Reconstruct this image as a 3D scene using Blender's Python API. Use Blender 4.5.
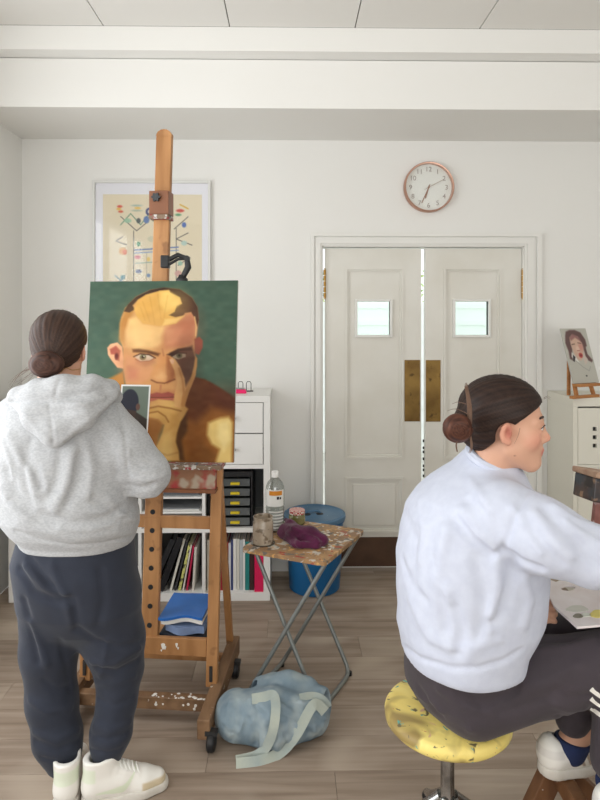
import bpy, bmesh, math, random
import numpy as np
from mathutils import Vector, Matrix
from mathutils.bvhtree import BVHTree

random.seed(7)
RNG = np.random.RandomState(11)
scene = bpy.context.scene
COL = scene.collection
for o in list(bpy.data.objects):
    bpy.data.objects.remove(o)

# ------------------------------------------------------------------ camera
F = 620.0            # focal length in pixels of a 600 x 800 frame
CX, CY = 300.0, 318.0  # principal column and horizon row
CAM = np.array([0.0, 0.0, 1.585])
YAW = math.radians(1.0)
FWD = np.array([math.sin(YAW), math.cos(YAW), 0.0])
RGT = np.array([math.cos(YAW), -math.sin(YAW), 0.0])
UP = np.array([0.0, 0.0, 1.0])
cd = bpy.data.cameras.new('camera')
cd.sensor_fit = 'VERTICAL'
cd.sensor_height = 36.0
cd.sensor_width = 27.0
cd.lens = F / 800.0 * 36.0
cd.shift_y = -(400.0 - CY) / 800.0
cd.clip_start = 0.05
camo = bpy.data.objects.new('camera', cd)
COL.objects.link(camo)
camo.location = CAM
camo.rotation_euler = (math.pi / 2, 0, -YAW)
scene.camera = camo

# ------------------------------------------------------------------ colour management, world, daylight
vs = scene.view_settings
vs.view_transform = 'Standard'
vs.look = 'None'
vs.gamma = 1.0
vs.use_curve_mapping = False
vs.exposure = -0.36

world = bpy.data.worlds.new('World')
scene.world = world
world.use_nodes = True
bg = world.node_tree.nodes['Background']
bg.inputs[0].default_value = (0.93, 0.97, 1.0, 1)
bg.inputs[1].default_value = 2.0


def area(name, loc, rot, sx, sy, power, col=(1, 1, 1)):
    l = bpy.data.lights.new(name, 'AREA')
    l.shape = 'RECTANGLE'
    l.size, l.size_y = sx, sy
    l.energy = power
    l.color = col
    o = bpy.data.objects.new(name, l)
    COL.objects.link(o)
    o.location = loc
    o.rotation_euler = rot
    return o


# daylight entering through the tall windows of the side wall and of the wall behind the viewer
area('daylight_side_window', (-1.74, 1.35, 1.55), (0, -math.pi / 2 - math.radians(5), 0), 1.9, 2.6, 56, (0.97, 0.985, 1.0))
area('daylight_rear_window', (0.5, -2.12, 1.75), (math.pi / 2 + math.radians(12), 0, 0), 3.4, 2.0, 66, (1.0, 0.975, 0.93))


def A(px, py, D):
    return CAM + FWD * D + RGT * ((px - CX) / F * D) + UP * ((CY - py) / F * D)


def WY(px, py, Y):
    r = FWD + RGT * ((px - CX) / F) + UP * ((CY - py) / F)
    return CAM + r * (Y / r[1])


def WZ(px, py, Z):
    r = FWD + RGT * ((px - CX) / F) + UP * ((CY - py) / F)
    return CAM + r * ((Z - CAM[2]) / r[2])


def lin(c):
    out = []
    for v in c[:3]:
        v = v / 255.0
        out.append(v / 12.92 if v <= 0.04045 else ((v + 0.055) / 1.055) ** 2.4)
    return tuple(out) + (1.0,)


# ------------------------------------------------------------------ materials
MATS = {}


def mat(name, c, rough=0.6, metal=0.0, c2=None, scale=8.0, stretch=None, detail=4.0, lo=0.35, hi=0.65,
        bump=0.0, bscale=60.0, bstretch=None, c3=None, scale3=20.0, lo3=0.6, hi3=0.66, spec=0.5, objrand=0.0,
        trans=0.0, ior=1.45, sheen=0.0, coat=0.0, dist=0.0):
    if name in MATS:
        return MATS[name]
    m = bpy.data.materials.new(name)
    m.use_nodes = True
    nt = m.node_tree
    N, L = nt.nodes, nt.links
    p = N['Principled BSDF']
    p.inputs['Base Color'].default_value = lin(c)
    p.inputs['Roughness'].default_value = rough
    p.inputs['Metallic'].default_value = metal
    p.inputs['Specular IOR Level'].default_value = spec
    p.inputs['IOR'].default_value = ior
    p.inputs['Transmission Weight'].default_value = trans
    if sheen:
        p.inputs['Sheen Weight'].default_value = sheen
        p.inputs['Sheen Roughness'].default_value = 0.5
    if coat:
        p.inputs['Coat Weight'].default_value = coat
        p.inputs['Coat Roughness'].default_value = 0.15
    tc = N.new('ShaderNodeTexCoord')

    def coords(st):
        if st is None and not objrand:
            return tc.outputs['Object']
        mp = N.new('ShaderNodeMapping')
        mp.inputs['Scale'].default_value = st or (1, 1, 1)
        L.new(tc.outputs['Object'], mp.inputs[0])
        if objrand:
            oi = N.new('ShaderNodeObjectInfo')
            mu = N.new('ShaderNodeMath'); mu.operation = 'MULTIPLY'
            mu.inputs[1].default_value = 37.0
            L.new(oi.outputs['Random'], mu.inputs[0])
            cb = N.new('ShaderNodeCombineXYZ')
            L.new(mu.outputs[0], cb.inputs[0]); L.new(mu.outputs[0], cb.inputs[1]); L.new(mu.outputs[0], cb.inputs[2])
            L.new(cb.outputs[0], mp.inputs[1])
        return mp.outputs[0]

    def noise(sc, st, det=detail):
        n = N.new('ShaderNodeTexNoise')
        n.inputs['Scale'].default_value = sc
        n.inputs['Detail'].default_value = det
        n.inputs['Distortion'].default_value = dist
        L.new(coords(st), n.inputs['Vector'])
        return n.outputs['Fac']

    def ramp(fac, a, b):
        r = N.new('ShaderNodeMapRange')
        r.inputs[1].default_value = a; r.inputs[2].default_value = b
        L.new(fac, r.inputs[0])
        return r.outputs[0]

    col = None
    if c2 is not None:
        mx = N.new('ShaderNodeMix'); mx.data_type = 'RGBA'
        mx.inputs[6].default_value = lin(c); mx.inputs[7].default_value = lin(c2)
        L.new(ramp(noise(scale, stretch), lo, hi), mx.inputs[0])
        col = mx.outputs[2]
    if c3 is not None:
        items = c3 if isinstance(c3, list) else [(c3, scale3, lo3, hi3)]
        for (cc, s3, a3, b3) in items:
            mx = N.new('ShaderNodeMix'); mx.data_type = 'RGBA'
            if col is not None:
                L.new(col, mx.inputs[6])
            else:
                mx.inputs[6].default_value = lin(c)
            mx.inputs[7].default_value = lin(cc)
            L.new(ramp(noise(s3, None, 2.0), a3, b3), mx.inputs[0])
            col = mx.outputs[2]
    if objrand:
        oi = N.new('ShaderNodeObjectInfo')
        r = N.new('ShaderNodeMapRange')
        r.inputs[3].default_value = 1 - objrand; r.inputs[4].default_value = 1 + objrand
        L.new(oi.outputs['Random'], r.inputs[0])
        hv = N.new('ShaderNodeHueSaturation')
        L.new(r.outputs[0], hv.inputs['Value'])
        if col is not None:
            L.new(col, hv.inputs['Color'])
        else:
            hv.inputs['Color'].default_value = lin(c)
        col = hv.outputs[0]
    if col is not None:
        L.new(col, p.inputs['Base Color'])
    if bump:
        b = N.new('ShaderNodeBump')
        b.inputs['Strength'].default_value = bump
        b.inputs['Distance'].default_value = 0.01
        L.new(noise(bscale, bstretch, 5.0), b.inputs['Height'])
        L.new(b.outputs[0], p.inputs['Normal'])
    MATS[name] = m
    return m


def matcol(name, rough=0.6, bump=0.0, bscale=80.0, spec=0.4, streak=False, sheen=0.0, bstretch=None):
    """material that takes its pigment from the mesh's own colour attribute"""
    if name in MATS:
        return MATS[name]
    m = bpy.data.materials.new(name)
    m.use_nodes = True
    N, L = m.node_tree.nodes, m.node_tree.links
    p = N['Principled BSDF']
    p.inputs['Roughness'].default_value = rough
    p.inputs['Specular IOR Level'].default_value = spec
    if sheen:
        p.inputs['Sheen Weight'].default_value = sheen
    a = N.new('ShaderNodeAttribute'); a.attribute_name = 'Col'
    L.new(a.outputs['Color'], p.inputs['Base Color'])
    if bump:
        tc = N.new('ShaderNodeTexCoord')
        mp = N.new('ShaderNodeMapping')
        mp.inputs['Scale'].default_value = bstretch or (1, 1, 1)
        L.new(tc.outputs['Object'], mp.inputs[0])
        n = N.new('ShaderNodeTexNoise'); n.inputs['Scale'].default_value = bscale; n.inputs['Detail'].default_value = 4
        L.new(mp.outputs[0], n.inputs['Vector'])
        b = N.new('ShaderNodeBump'); b.inputs['Strength'].default_value = bump; b.inputs['Distance'].default_value = 0.01
        L.new(n.outputs['Fac'], b.inputs['Height'])
        L.new(b.outputs[0], p.inputs['Normal'])
    MATS[name] = m
    return m


def glass(name, tint=(255, 255, 255), gloss=0.08):
    if name in MATS:
        return MATS[name]
    m = bpy.data.materials.new(name)
    m.use_nodes = True
    N, L = m.node_tree.nodes, m.node_tree.links
    N.remove(N['Principled BSDF'])
    t = N.new('ShaderNodeBsdfTransparent'); t.inputs[0].default_value = lin(tint)
    g = N.new('ShaderNodeBsdfGlossy'); g.inputs['Roughness'].default_value = 0.05
    x = N.new('ShaderNodeMixShader'); x.inputs[0].default_value = gloss
    L.new(t.outputs[0], x.inputs[1]); L.new(g.outputs[0], x.inputs[2])
    L.new(x.outputs[0], N['Material Output'].inputs[0])
    MATS[name] = m
    return m


# ------------------------------------------------------------------ object helpers
OFF = {}


def tag(o, label, cat=None, group=None, kind=None):
    if label:
        o['label'] = label
    if cat:
        o['category'] = cat
    if group:
        o['group'] = group
    if kind:
        o['kind'] = kind
    return o


def thing(name, label, cat, loc=(0, 0, 0), group=None):
    o = bpy.data.objects.new(name, None)
    COL.objects.link(o)
    o.location = [float(v) for v in loc]
    o.empty_display_size = 0.05
    OFF[o.name] = np.array(loc, float)
    return tag(o, label, cat, group)


def link(name, me, m, parent=None, label=None):
    o = bpy.data.objects.new(name, me)
    COL.objects.link(o)
    if m is not None:
        me.materials.append(m)
    if parent is not None:
        o.parent = parent
        OFF[o.name] = OFF.get(parent.name, np.zeros(3))
    else:
        OFF[o.name] = np.zeros(3)
    if label:
        o['label'] = label
    return o


class MB:
    """collects shapes, then builds them as ONE mesh object"""

    def __init__(s, T=None):
        s.v, s.f = [], []
        s.T = T

    def P(s, p):
        p = Vector([float(x) for x in p])
        return s.T @ p if s.T is not None else p

    def raw(s, pts, faces):
        b = len(s.v)
        s.v += [s.P(p) for p in pts]
        s.f += [tuple(i + b for i in f) for f in faces]
        return s

    def hexa(s, p):
        return s.raw(p, [(0, 3, 2, 1), (4, 5, 6, 7), (0, 1, 5, 4), (1, 2, 6, 5), (2, 3, 7, 6), (3, 0, 4, 7)])

    def box(s, x0, x1, y0, y1, z0, z1):
        return s.hexa([(x0, y0, z0), (x1, y0, z0), (x1, y1, z0), (x0, y1, z0),
                       (x0, y0, z1), (x1, y0, z1), (x1, y1, z1), (x0, y1, z1)])

    def beam(s, a, b, w, h, side=(1, 0, 0)):
        a, b = np.array(a, float), np.array(b, float)
        d = (b - a) / np.linalg.norm(b - a)
        sd = np.array(side, float)
        sd = sd - d * np.dot(sd, d)
        sd /= np.linalg.norm(sd)
        n = np.cross(d, sd)
        sd, n = sd * w / 2, n * h / 2
        return s.hexa([a - sd - n, a + sd - n, a + sd + n, a - sd + n, b - sd - n, b + sd - n, b + sd + n, b - sd + n])

    def tube(s, pts, r, seg=10, caps=True, flat=None):
        pts = [np.array(p, float) for p in pts]
        n = len(pts)
        rs = r if hasattr(r, '__len__') else [r] * n
        rings = []
        u = None
        for i in range(n):
            t = pts[min(i + 1, n - 1)] - pts[max(i - 1, 0)]
            t = t / (np.linalg.norm(t) + 1e-9)
            if u is None:
                u = np.cross(t, (0.0, 0, 1.0))
                if np.linalg.norm(u) < 1e-3:
                    u = np.cross(t, (1.0, 0, 0))
            u = u - t * np.dot(u, t)
            u = u / (np.linalg.norm(u) + 1e-9)
            w = np.cross(t, u)
            rings.append([pts[i] + rs[i] * (math.cos(2 * math.pi * k / seg) * u + math.sin(2 * math.pi * k / seg) * w) for k in range(seg)])
        vv = [p for rg in rings for p in rg]
        ff = []
        for i in range(n - 1):
            for k in range(seg):
                k2 = (k + 1) % seg
                ff.append((i * seg + k, i * seg + k2, (i + 1) * seg + k2, (i + 1) * seg + k))
        if caps:
            ff.append(tuple(range(seg - 1, -1, -1)))
            ff.append(tuple((n - 1) * seg + k for k in range(seg)))
        return s.raw(vv, ff)

    def lathe(s, c, prof, seg=32, axis='z'):
        c = np.array(c, float)
        vv, ff = [], []
        for (r, h) in prof:
            for k in range(seg):
                a = 2 * math.pi * k / seg
                q = (r * math.cos(a), r * math.sin(a), h)
                if axis == 'y':
                    q = (q[0], -q[2], q[1])
                elif axis == 'x':
                    q = (q[2], q[0], q[1])
                vv.append(c + q)
        n = len(prof)
        for i in range(n - 1):
            for k in range(seg):
                k2 = (k + 1) % seg
                ff.append((i * seg + k, i * seg + k2, (i + 1) * seg + k2, (i + 1) * seg + k))
        ff.append(tuple(range(seg - 1, -1, -1)))
        ff.append(tuple((n - 1) * seg + k for k in range(seg)))
        return s.raw(vv, ff)

    def prism(s, poly, h):
        """poly: list of 3-D points of a planar outline; h: extrusion vector"""
        n = len(poly)
        h = np.array(h, float)
        vv = [np.array(p, float) for p in poly] + [np.array(p, float) + h for p in poly]
        ff = [tuple(range(n - 1, -1, -1)), tuple(range(n, 2 * n))]
        for i in range(n):
            j = (i + 1) % n
            ff.append((i, j, n + j, n + i))
        return s.raw(vv, ff)

    def strip(s, centers, sides, w, th):
        """flat ribbon along centers; sides: width directions"""
        n = len(centers)
        cs = [np.array(c, float) for c in centers]
        vv = []
        for i in range(n):
            t = cs[min(i + 1, n - 1)] - cs[max(i - 1, 0)]
            t /= np.linalg.norm(t) + 1e-9
            sd = np.array(sides[i] if isinstance(sides, list) else sides, float)
            sd = sd - t * np.dot(sd, t)
            sd /= np.linalg.norm(sd) + 1e-9
            nn = np.cross(t, sd)
            vv += [cs[i] - sd * w / 2 - nn * th / 2, cs[i] + sd * w / 2 - nn * th / 2,
                   cs[i] + sd * w / 2 + nn * th / 2, cs[i] - sd * w / 2 + nn * th / 2]
        ff = [(3, 2, 1, 0), tuple(4 * (n - 1) + k for k in range(4))]
        for i in range(n - 1):
            for k in range(4):
                k2 = (k + 1) % 4
                ff.append((4 * i + k, 4 * i + k2, 4 * i + 4 + k2, 4 * i + 4 + k))
        return s.raw(vv, ff)

    def build(s, name, m, parent=None, smooth=False, bevel=0.0, label=None, seg=2):
        off = OFF.get(parent.name, np.zeros(3)) if parent is not None else np.zeros(3)
        me = bpy.data.meshes.new(name)
        me.from_pydata([tuple(v[i] - off[i] for i in range(3)) for v in s.v], [], s.f)
        bm = bmesh.new()
        bm.from_mesh(me)
        bmesh.ops.recalc_face_normals(bm, faces=bm.faces)
        if bevel:
            es = [e for e in bm.edges if len(e.link_faces) == 2 and e.calc_face_angle(0) > 0.6]
            bmesh.ops.bevel(bm, geom=es, offset=bevel, segments=seg, profile=0.5, affect='EDGES', clamp_overlap=True)
        bm.to_mesh(me)
        bm.free()
        if smooth:
            me.polygons.foreach_set('use_smooth', [True] * len(me.polygons))
            me.set_sharp_from_angle(angle=math.radians(40))
        return link(name, me, m, parent, label)


def clone(root, loc=None, label=None, group=None):
    r = root.copy(); COL.objects.link(r)
    if loc is not None:
        r.location = [float(v) for v in loc]
    if label:
        r['label'] = label
    if group:
        r['group'] = group
    for ch in list(root.children):
        c = ch.copy(); COL.objects.link(c); c.parent = r
        for g in list(ch.children):
            d = g.copy(); COL.objects.link(d); d.parent = c
    return r


def text_mesh(txt, size, m, name, parent, loc, rot=(math.pi / 2, 0, 0), depth=0.0006, align='CENTER'):
    cu = bpy.data.curves.new('t', 'FONT')
    cu.body = txt
    cu.size = size
    cu.align_x = align
    cu.align_y = 'CENTER'
    cu.extrude = depth
    cu.resolution_u = 3
    ob = bpy.data.objects.new('t', cu)
    COL.objects.link(ob)
    bpy.context.view_layer.update()
    me = bpy.data.meshes.new_from_object(ob)
    bpy.data.objects.remove(ob)
    R = Matrix.Translation(Vector([float(v) for v in loc])) @ (Matrix.Rotation(rot[2], 4, 'Z') @ Matrix.Rotation(rot[1], 4, 'Y') @ Matrix.Rotation(rot[0], 4, 'X'))
    me.transform(R)
    off = OFF.get(parent.name, np.zeros(3))
    me.transform(Matrix.Translation(Vector([-float(v) for v in off])))
    me.name = name
    return link(name, me, m, parent)


# ------------------------------------------------------------------ implicit surfaces for soft shapes
class Field:
    def __init__(s, lo, hi, res):
        s.lo = np.array(lo, float)
        s.res = res
        s.n = np.ceil((np.array(hi, float) - s.lo) / res).astype(int) + 1
        s.d = np.full(s.n, 9.0, np.float32)
        s.ax = [(s.lo[i] + res * np.arange(s.n[i])).astype(np.float32) for i in range(3)]

    def sub(s, blo, bhi):
        i0 = np.clip(np.floor((np.array(blo) - s.lo) / s.res).astype(int), 0, s.n)
        i1 = np.clip(np.ceil((np.array(bhi) - s.lo) / s.res).astype(int) + 1, 0, s.n)
        if np.any(i1 <= i0):
            return None
        sl = tuple(slice(a, b) for a, b in zip(i0, i1))
        return sl, s.ax[0][sl[0]][:, None, None], s.ax[1][sl[1]][None, :, None], s.ax[2][sl[2]][None, None, :]

    def op(s, fn, blo, bhi, k=0.02, mode='u'):
        q = s.sub(blo, bhi)
        if q is None:
            return s
        sl, X, Y, Z = q
        b = fn(X, Y, Z)
        a = s.d[sl]
        if mode == 'u':
            if k > 0:
                h = np.clip(0.5 + 0.5 * (b - a) / k, 0, 1)
                s.d[sl] = b + (a - b) * h - k * h * (1 - h)
            else:
                s.d[sl] = np.minimum(a, b)
        elif mode == 's':
            h = np.clip(0.5 - 0.5 * (a + b) / max(k, 1e-5), 0, 1)
            s.d[sl] = a + (-b - a) * h + k * h * (1 - h)
        elif mode == 'i':
            s.d[sl] = np.maximum(a, b)
        elif mode == '+':
            s.d[sl] = a + b
        return s

    def cone(s, a, b, ra, rb, k=0.02, mode='u', flat=None):
        a, b = np.array(a, np.float32), np.array(b, np.float32)
        m = max(ra, rb) + 2 * k + 3 * s.res
        ba = b - a
        L2 = float(np.dot(ba, ba)) + 1e-9

        def fn(X, Y, Z):
            px, py, pz = X - a[0], Y - a[1], Z - a[2]
            t = np.clip((px * ba[0] + py * ba[1] + pz * ba[2]) / L2, 0, 1)
            qx, qy, qz = px - t * ba[0], py - t * ba[1], pz - t * ba[2]
            d2 = qx * qx + qy * qy + qz * qz
            if flat is not None:
                n, f = np.array(flat[0], float), flat[1]
                n = n / np.linalg.norm(n)
                c = qx * n[0] + qy * n[1] + qz * n[2]
                d2 = d2 + c * c * (f * f - 1)
                return (np.sqrt(d2) - (ra + t * (rb - ra))) / (1 + 0.5 * (f - 1))
            return np.sqrt(d2) - (ra + t * (rb - ra))
        return s.op(fn, np.minimum(a, b) - m, np.maximum(a, b) + m, k, mode)

    def chain(s, pts, rs, k=0.02, mode='u', flat=None):
        for i in range(len(pts) - 1):
            s.cone(pts[i], pts[i + 1], rs[i], rs[i + 1], k, mode, flat)
        return s

    def ell(s, c, r, R=None, k=0.02, mode='u'):
        c = np.array(c, float)
        r = np.array(r, float)
        R = np.eye(3) if R is None else np.array(R, float)   # columns: local axes in world
        m = float(max(r)) + 2 * k + 3 * s.res

        def fn(X, Y, Z):
            p = (X - c[0], Y - c[1], Z - c[2])
            q = [R[0, i] * p[0] + R[1, i] * p[1] + R[2, i] * p[2] for i in range(3)]
            k0 = np.sqrt((q[0] / r[0]) ** 2 + (q[1] / r[1]) ** 2 + (q[2] / r[2]) ** 2)
            k1 = np.sqrt((q[0] / r[0] ** 2) ** 2 + (q[1] / r[1] ** 2) ** 2 + (q[2] / r[2] ** 2) ** 2) + 1e-6
            return k0 * (k0 - 1) / k1
        return s.op(fn, c - m, c + m, k, mode)

    def loft(s, zs, cx, cy, ra, rb, yaw=0.0, k=0.02, e=2.4, mode='u'):
        """stack of horizontal super-ellipses: ra along (cos yaw, sin yaw), rb across it"""
        o = np.argsort(zs)
        zs, cx, cy, ra, rb = [np.array(v, float)[o] for v in (zs, cx, cy, ra, rb)]
        m = max(ra.max(), rb.max()) + 2 * k + 3 * s.res
        c_, s_ = math.cos(yaw), math.sin(yaw)

        def sm(Z, v):
            return np.interp(Z, zs, v)

        def fn(X, Y, Z):
            z = Z.astype(np.float64)
            x0, y0, a, b = sm(z, cx), sm(z, cy), sm(z, ra), sm(z, rb)
            u = ((X - x0) * c_ + (Y - y0) * s_) / a
            v = (-(X - x0) * s_ + (Y - y0) * c_) / b
            r = (np.abs(u) ** e + np.abs(v) ** e + 1e-9) ** (1 / e)
            d = (r - 1) * np.minimum(a, b)
            return np.maximum(np.maximum(d, Z - zs[-1]), zs[0] - Z).astype(np.float32)
        return s.op(fn, (cx.min() - m, cy.min() - m, zs[0] - m), (cx.max() + m, cy.max() + m, zs[-1] + m), k, mode)

    def crease(s, pts, w, amp):
        """ridge (amp > 0) or furrow (amp < 0) along a polyline"""
        pts = [np.array(p, np.float32) for p in pts]
        m = 3 * w

        def fn(X, Y, Z):
            best = None
            for i in range(len(pts) - 1):
                a, ba = pts[i], pts[i + 1] - pts[i]
                L2 = float(np.dot(ba, ba)) + 1e-9
                px, py, pz = X - a[0], Y - a[1], Z - a[2]
                t = np.clip((px * ba[0] + py * ba[1] + pz * ba[2]) / L2, 0, 1)
                d2 = (px - t * ba[0]) ** 2 + (py - t * ba[1]) ** 2 + (pz - t * ba[2]) ** 2
                best = d2 if best is None else np.minimum(best, d2)
            return (-amp * np.exp(-best / (w * w))).astype(np.float32)
        P = np.array(pts)
        return s.op(fn, P.min(0) - m, P.max(0) + m, 0, '+')

    def folds(s, items, gain=1.0, D=2.0):
        """press or raise folds where pixels of the photograph meet the surface: (points, width, height)"""
        v, q = s.mesh(0)
        b = BVHTree.FromPolygons([tuple(p) for p in v], q.tolist())
        for (pts, w, am) in items:
            P = []
            n = len(pts)
            for i in range(n - 1):
                for t in (0, 0.34, 0.67):
                    P.append(tuple(pts[i][j] * (1 - t) + pts[i + 1][j] * t for j in (0, 1)))
            P.append(pts[-1])
            H = []
            for (px, py) in P:
                d = FWD + RGT * ((px - CX) / F) + UP * ((CY - py) / F)
                d = d / np.linalg.norm(d)
                loc = b.ray_cast(Vector(CAM), Vector(d))[0]
                if loc is not None:
                    H.append(np.array(loc))
            if len(H) > 1:
                s.crease(H, w, am * gain)
        return s

    def cut(s, p, n, k=0.004):
        """keep the side the normal points away from"""
        p, n = np.array(p, float), np.array(n, float)
        n = n / np.linalg.norm(n)
        s.d = np.maximum(s.d, ((s.ax[0][:, None, None] - p[0]) * n[0] + (s.ax[1][None, :, None] - p[1]) * n[1]
                               + (s.ax[2][None, None, :] - p[2]) * n[2]).astype(np.float32))
        return s

    def mesh(s, smooth=2, amt=0.5):
        d = s.d
        d[0], d[-1], d[:, 0], d[:, -1], d[:, :, 0], d[:, :, -1] = 9, 9, 9, 9, 9, 9
        sg = d < 0
        cnt = np.zeros(np.array(d.shape) - 1, np.int8)
        for i in (0, 1):
            for j in (0, 1):
                for k in (0, 1):
                    cnt += sg[i:sg.shape[0] - 1 + i, j:sg.shape[1] - 1 + j, k:sg.shape[2] - 1 + k]
        act = (cnt > 0) & (cnt < 8)
        idx = np.full(act.shape, -1, np.int32)
        ii, jj, kk = np.nonzero(act)
        nv = len(ii)
        idx[ii, jj, kk] = np.arange(nv)
        pos = np.zeros((nv, 3)); c = np.zeros(nv)
        cor = [(i, j, k) for i in (0, 1) for j in (0, 1) for k in (0, 1)]
        for a in cor:
            for ax in range(3):
                if a[ax] == 0:
                    b = list(a); b[ax] = 1
                    da = d[ii + a[0], jj + a[1], kk + a[2]]; db = d[ii + b[0], jj + b[1], kk + b[2]]
                    x = (da < 0) != (db < 0)
                    t = np.clip(np.where(x, da / np.where(x, da - db, 1), 0), 0, 1)
                    p = np.tile(np.array(a, float), (nv, 1)); p[:, ax] += t
                    pos += p * x[:, None]; c += x
        v = s.lo + s.res * (np.stack([ii, jj, kk], 1) + pos / c[:, None])
        quads = []
        for ax in range(3):
            s0 = [slice(None)] * 3; s1 = [slice(None)] * 3
            s0[ax] = slice(0, -1); s1[ax] = slice(1, None)
            e = sg[tuple(s0)] != sg[tuple(s1)]
            I = np.array(np.nonzero(e))
            o1, o2 = [(1, 2), (2, 0), (0, 1)][ax]
            ok = (I[o1] > 0) & (I[o2] > 0) & (I[o1] < d.shape[o1] - 1) & (I[o2] < d.shape[o2] - 1)
            I = I[:, ok]

            def cell(da, db):
                J = I.copy(); J[o1] += da; J[o2] += db
                return idx[J[0], J[1], J[2]]
            q = np.stack([cell(-1, -1), cell(0, -1), cell(0, 0), cell(-1, 0)], 1)
            ins = sg[tuple(s0)][I[0], I[1], I[2]]
            q[~ins] = q[~ins][:, ::-1]
            quads.append(q)
        q = np.concatenate(quads)
        q = q[(q >= 0).all(1)]
        e = np.concatenate([q[:, [0, 1]], q[:, [1, 2]], q[:, [2, 3]], q[:, [3, 0]]])
        for _ in range(smooth):
            acc = np.zeros_like(v); n = np.zeros(nv)
            for ax in range(3):
                acc[:, ax] = np.bincount(e[:, 0], v[e[:, 1], ax], nv) + np.bincount(e[:, 1], v[e[:, 0], ax], nv)
            n = np.bincount(e[:, 0], minlength=nv) + np.bincount(e[:, 1], minlength=nv)
            v = v + amt * (acc / np.maximum(n, 1)[:, None] - v)
        return v, q


def np_mesh(name, v, q, m, parent=None, col=None, smooth=True, label=None, fl=None):
    off = OFF.get(parent.name, np.zeros(3)) if parent is not None else np.zeros(3)
    me = bpy.data.meshes.new(name)
    nv, nf, w = len(v), len(q), q.shape[1]
    me.vertices.add(nv); me.loops.add(nf * w); me.polygons.add(nf)
    me.vertices.foreach_set('co', (v - off).astype(np.float32).ravel())
    me.loops.foreach_set('vertex_index', q.astype(np.int32).ravel())
    me.polygons.foreach_set('loop_start', np.arange(0, nf * w, w, dtype=np.int32))
    me.polygons.foreach_set('use_smooth', np.full(nf, smooth))
    me.update(calc_edges=True)
    me.validate()
    if col is not None:
        at = me.color_attributes.new('Col', 'FLOAT_COLOR', 'POINT')
        cc = np.ones((nv, 4), np.float32); cc[:, :3] = col
        at.data.foreach_set('color', cc.ravel())
    return link(name, me, m, parent, label)


def nlin(c):
    return np.array(lin(c)[:3])


# ------------------------------------------------------------------ flat pictures: pigment on a fine mesh
class Picture:
    def __init__(s, w, h, nx, ny, bgc):
        s.w, s.h, s.nx, s.ny = w, h, nx, ny
        s.X, s.Y = np.meshgrid(np.linspace(0, w, nx), np.linspace(0, h, ny))
        s.c = np.tile(np.array(bgc, float), (ny, nx, 1))

    def noise(s, sx, sy, seed):
        r = np.random.RandomState(seed)
        gx, gy = max(2, int(s.w / sx) + 2), max(2, int(s.h / sy) + 2)
        g = r.rand(gy, gx)
        u = (s.X - s.X.min()) / s.w * (gx - 1.001); v = (s.Y - s.Y.min()) / s.h * (gy - 1.001)
        i, j = u.astype(int), v.astype(int)
        a, b = u - i, v - j
        a, b = a * a * (3 - 2 * a), b * b * (3 - 2 * b)
        return (g[j, i] * (1 - a) + g[j, i + 1] * a) * (1 - b) + (g[j + 1, i] * (1 - a) + g[j + 1, i + 1] * a) * b

    def mix(s, al, col):
        s.c += (np.array(col, float) - s.c) * al[..., None]

    def poly(s, pts, col, soft=1.0, op=1.0):
        P = np.array(pts, float)
        n = len(P)
        ins = np.zeros(s.X.shape, bool)
        dm = np.full(s.X.shape, 1e9)
        for i in range(n):
            a, b = P[i], P[(i + 1) % n]
            e = b - a
            t = np.clip(((s.X - a[0]) * e[0] + (s.Y - a[1]) * e[1]) / (e @ e + 1e-9), 0, 1)
            dm = np.minimum(dm, (s.X - a[0] - t * e[0]) ** 2 + (s.Y - a[1] - t * e[1]) ** 2)
            cr = ((a[1] > s.Y) != (b[1] > s.Y))
            xx = a[0] + (s.Y - a[1]) / (e[1] if abs(e[1]) > 1e-9 else 1e-9) * e[0]
            ins ^= cr & (s.X < xx)
        d = np.sqrt(dm) * np.where(ins, 1, -1)
        s.mix(op * np.clip(0.5 + 0.5 * d / soft, 0, 1), col)
        return s

    def ell(s, c, r, col, soft=1.0, op=1.0):
        d = (1 - np.sqrt(((s.X - c[0]) / r[0]) ** 2 + ((s.Y - c[1]) / r[1]) ** 2)) * min(r)
        s.mix(op * np.clip(0.5 + 0.5 * d / soft, 0, 1), col)
        return s

    def line(s, pts, w, col, soft=0.5, op=1.0):
        dm = np.full(s.X.shape, 1e9)
        P = np.array(pts, float)
        for i in range(len(P) - 1):
            a, e = P[i], P[i + 1] - P[i]
            t = np.clip(((s.X - a[0]) * e[0] + (s.Y - a[1]) * e[1]) / (e @ e + 1e-9), 0, 1)
            dm = np.minimum(dm, (s.X - a[0] - t * e[0]) ** 2 + (s.Y - a[1] - t * e[1]) ** 2)
        s.mix(op * np.clip(0.5 + 0.5 * (w / 2 - np.sqrt(dm)) / soft, 0, 1), col)
        return s

    def build(s, name, m, parent, tl, tr, bl):
        """tl, tr, bl: world corners"""
        tl, tr, bl = [np.array(v, float) for v in (tl, tr, bl)]
        u = (s.X / s.w)[..., None]; v = (s.Y / s.h)[..., None]
        V = (tl + u * (tr - tl) + v * (bl - tl)).reshape(-1, 3)
        g = np.arange(s.nx * s.ny).reshape(s.ny, s.nx)
        q = np.stack([g[:-1, :-1], g[1:, :-1], g[1:, 1:], g[:-1, 1:]], -1).reshape(-1, 4)
        c = np.clip(s.c, 0, 255).reshape(-1, 3) / 255.0
        c = np.where(c <= 0.04045, c / 12.92, ((c + 0.055) / 1.055) ** 2.4)
        return np_mesh(name, V, q, m, parent, c, smooth=False)
# ================================================================== the room
YB = 3.88                       # face of the wall with the doors
XL = float(WY(22, 200, YB)[0])  # left wall
XR, YR = 2.75, -2.2
ZC = 3.08                       # ceiling

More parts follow.
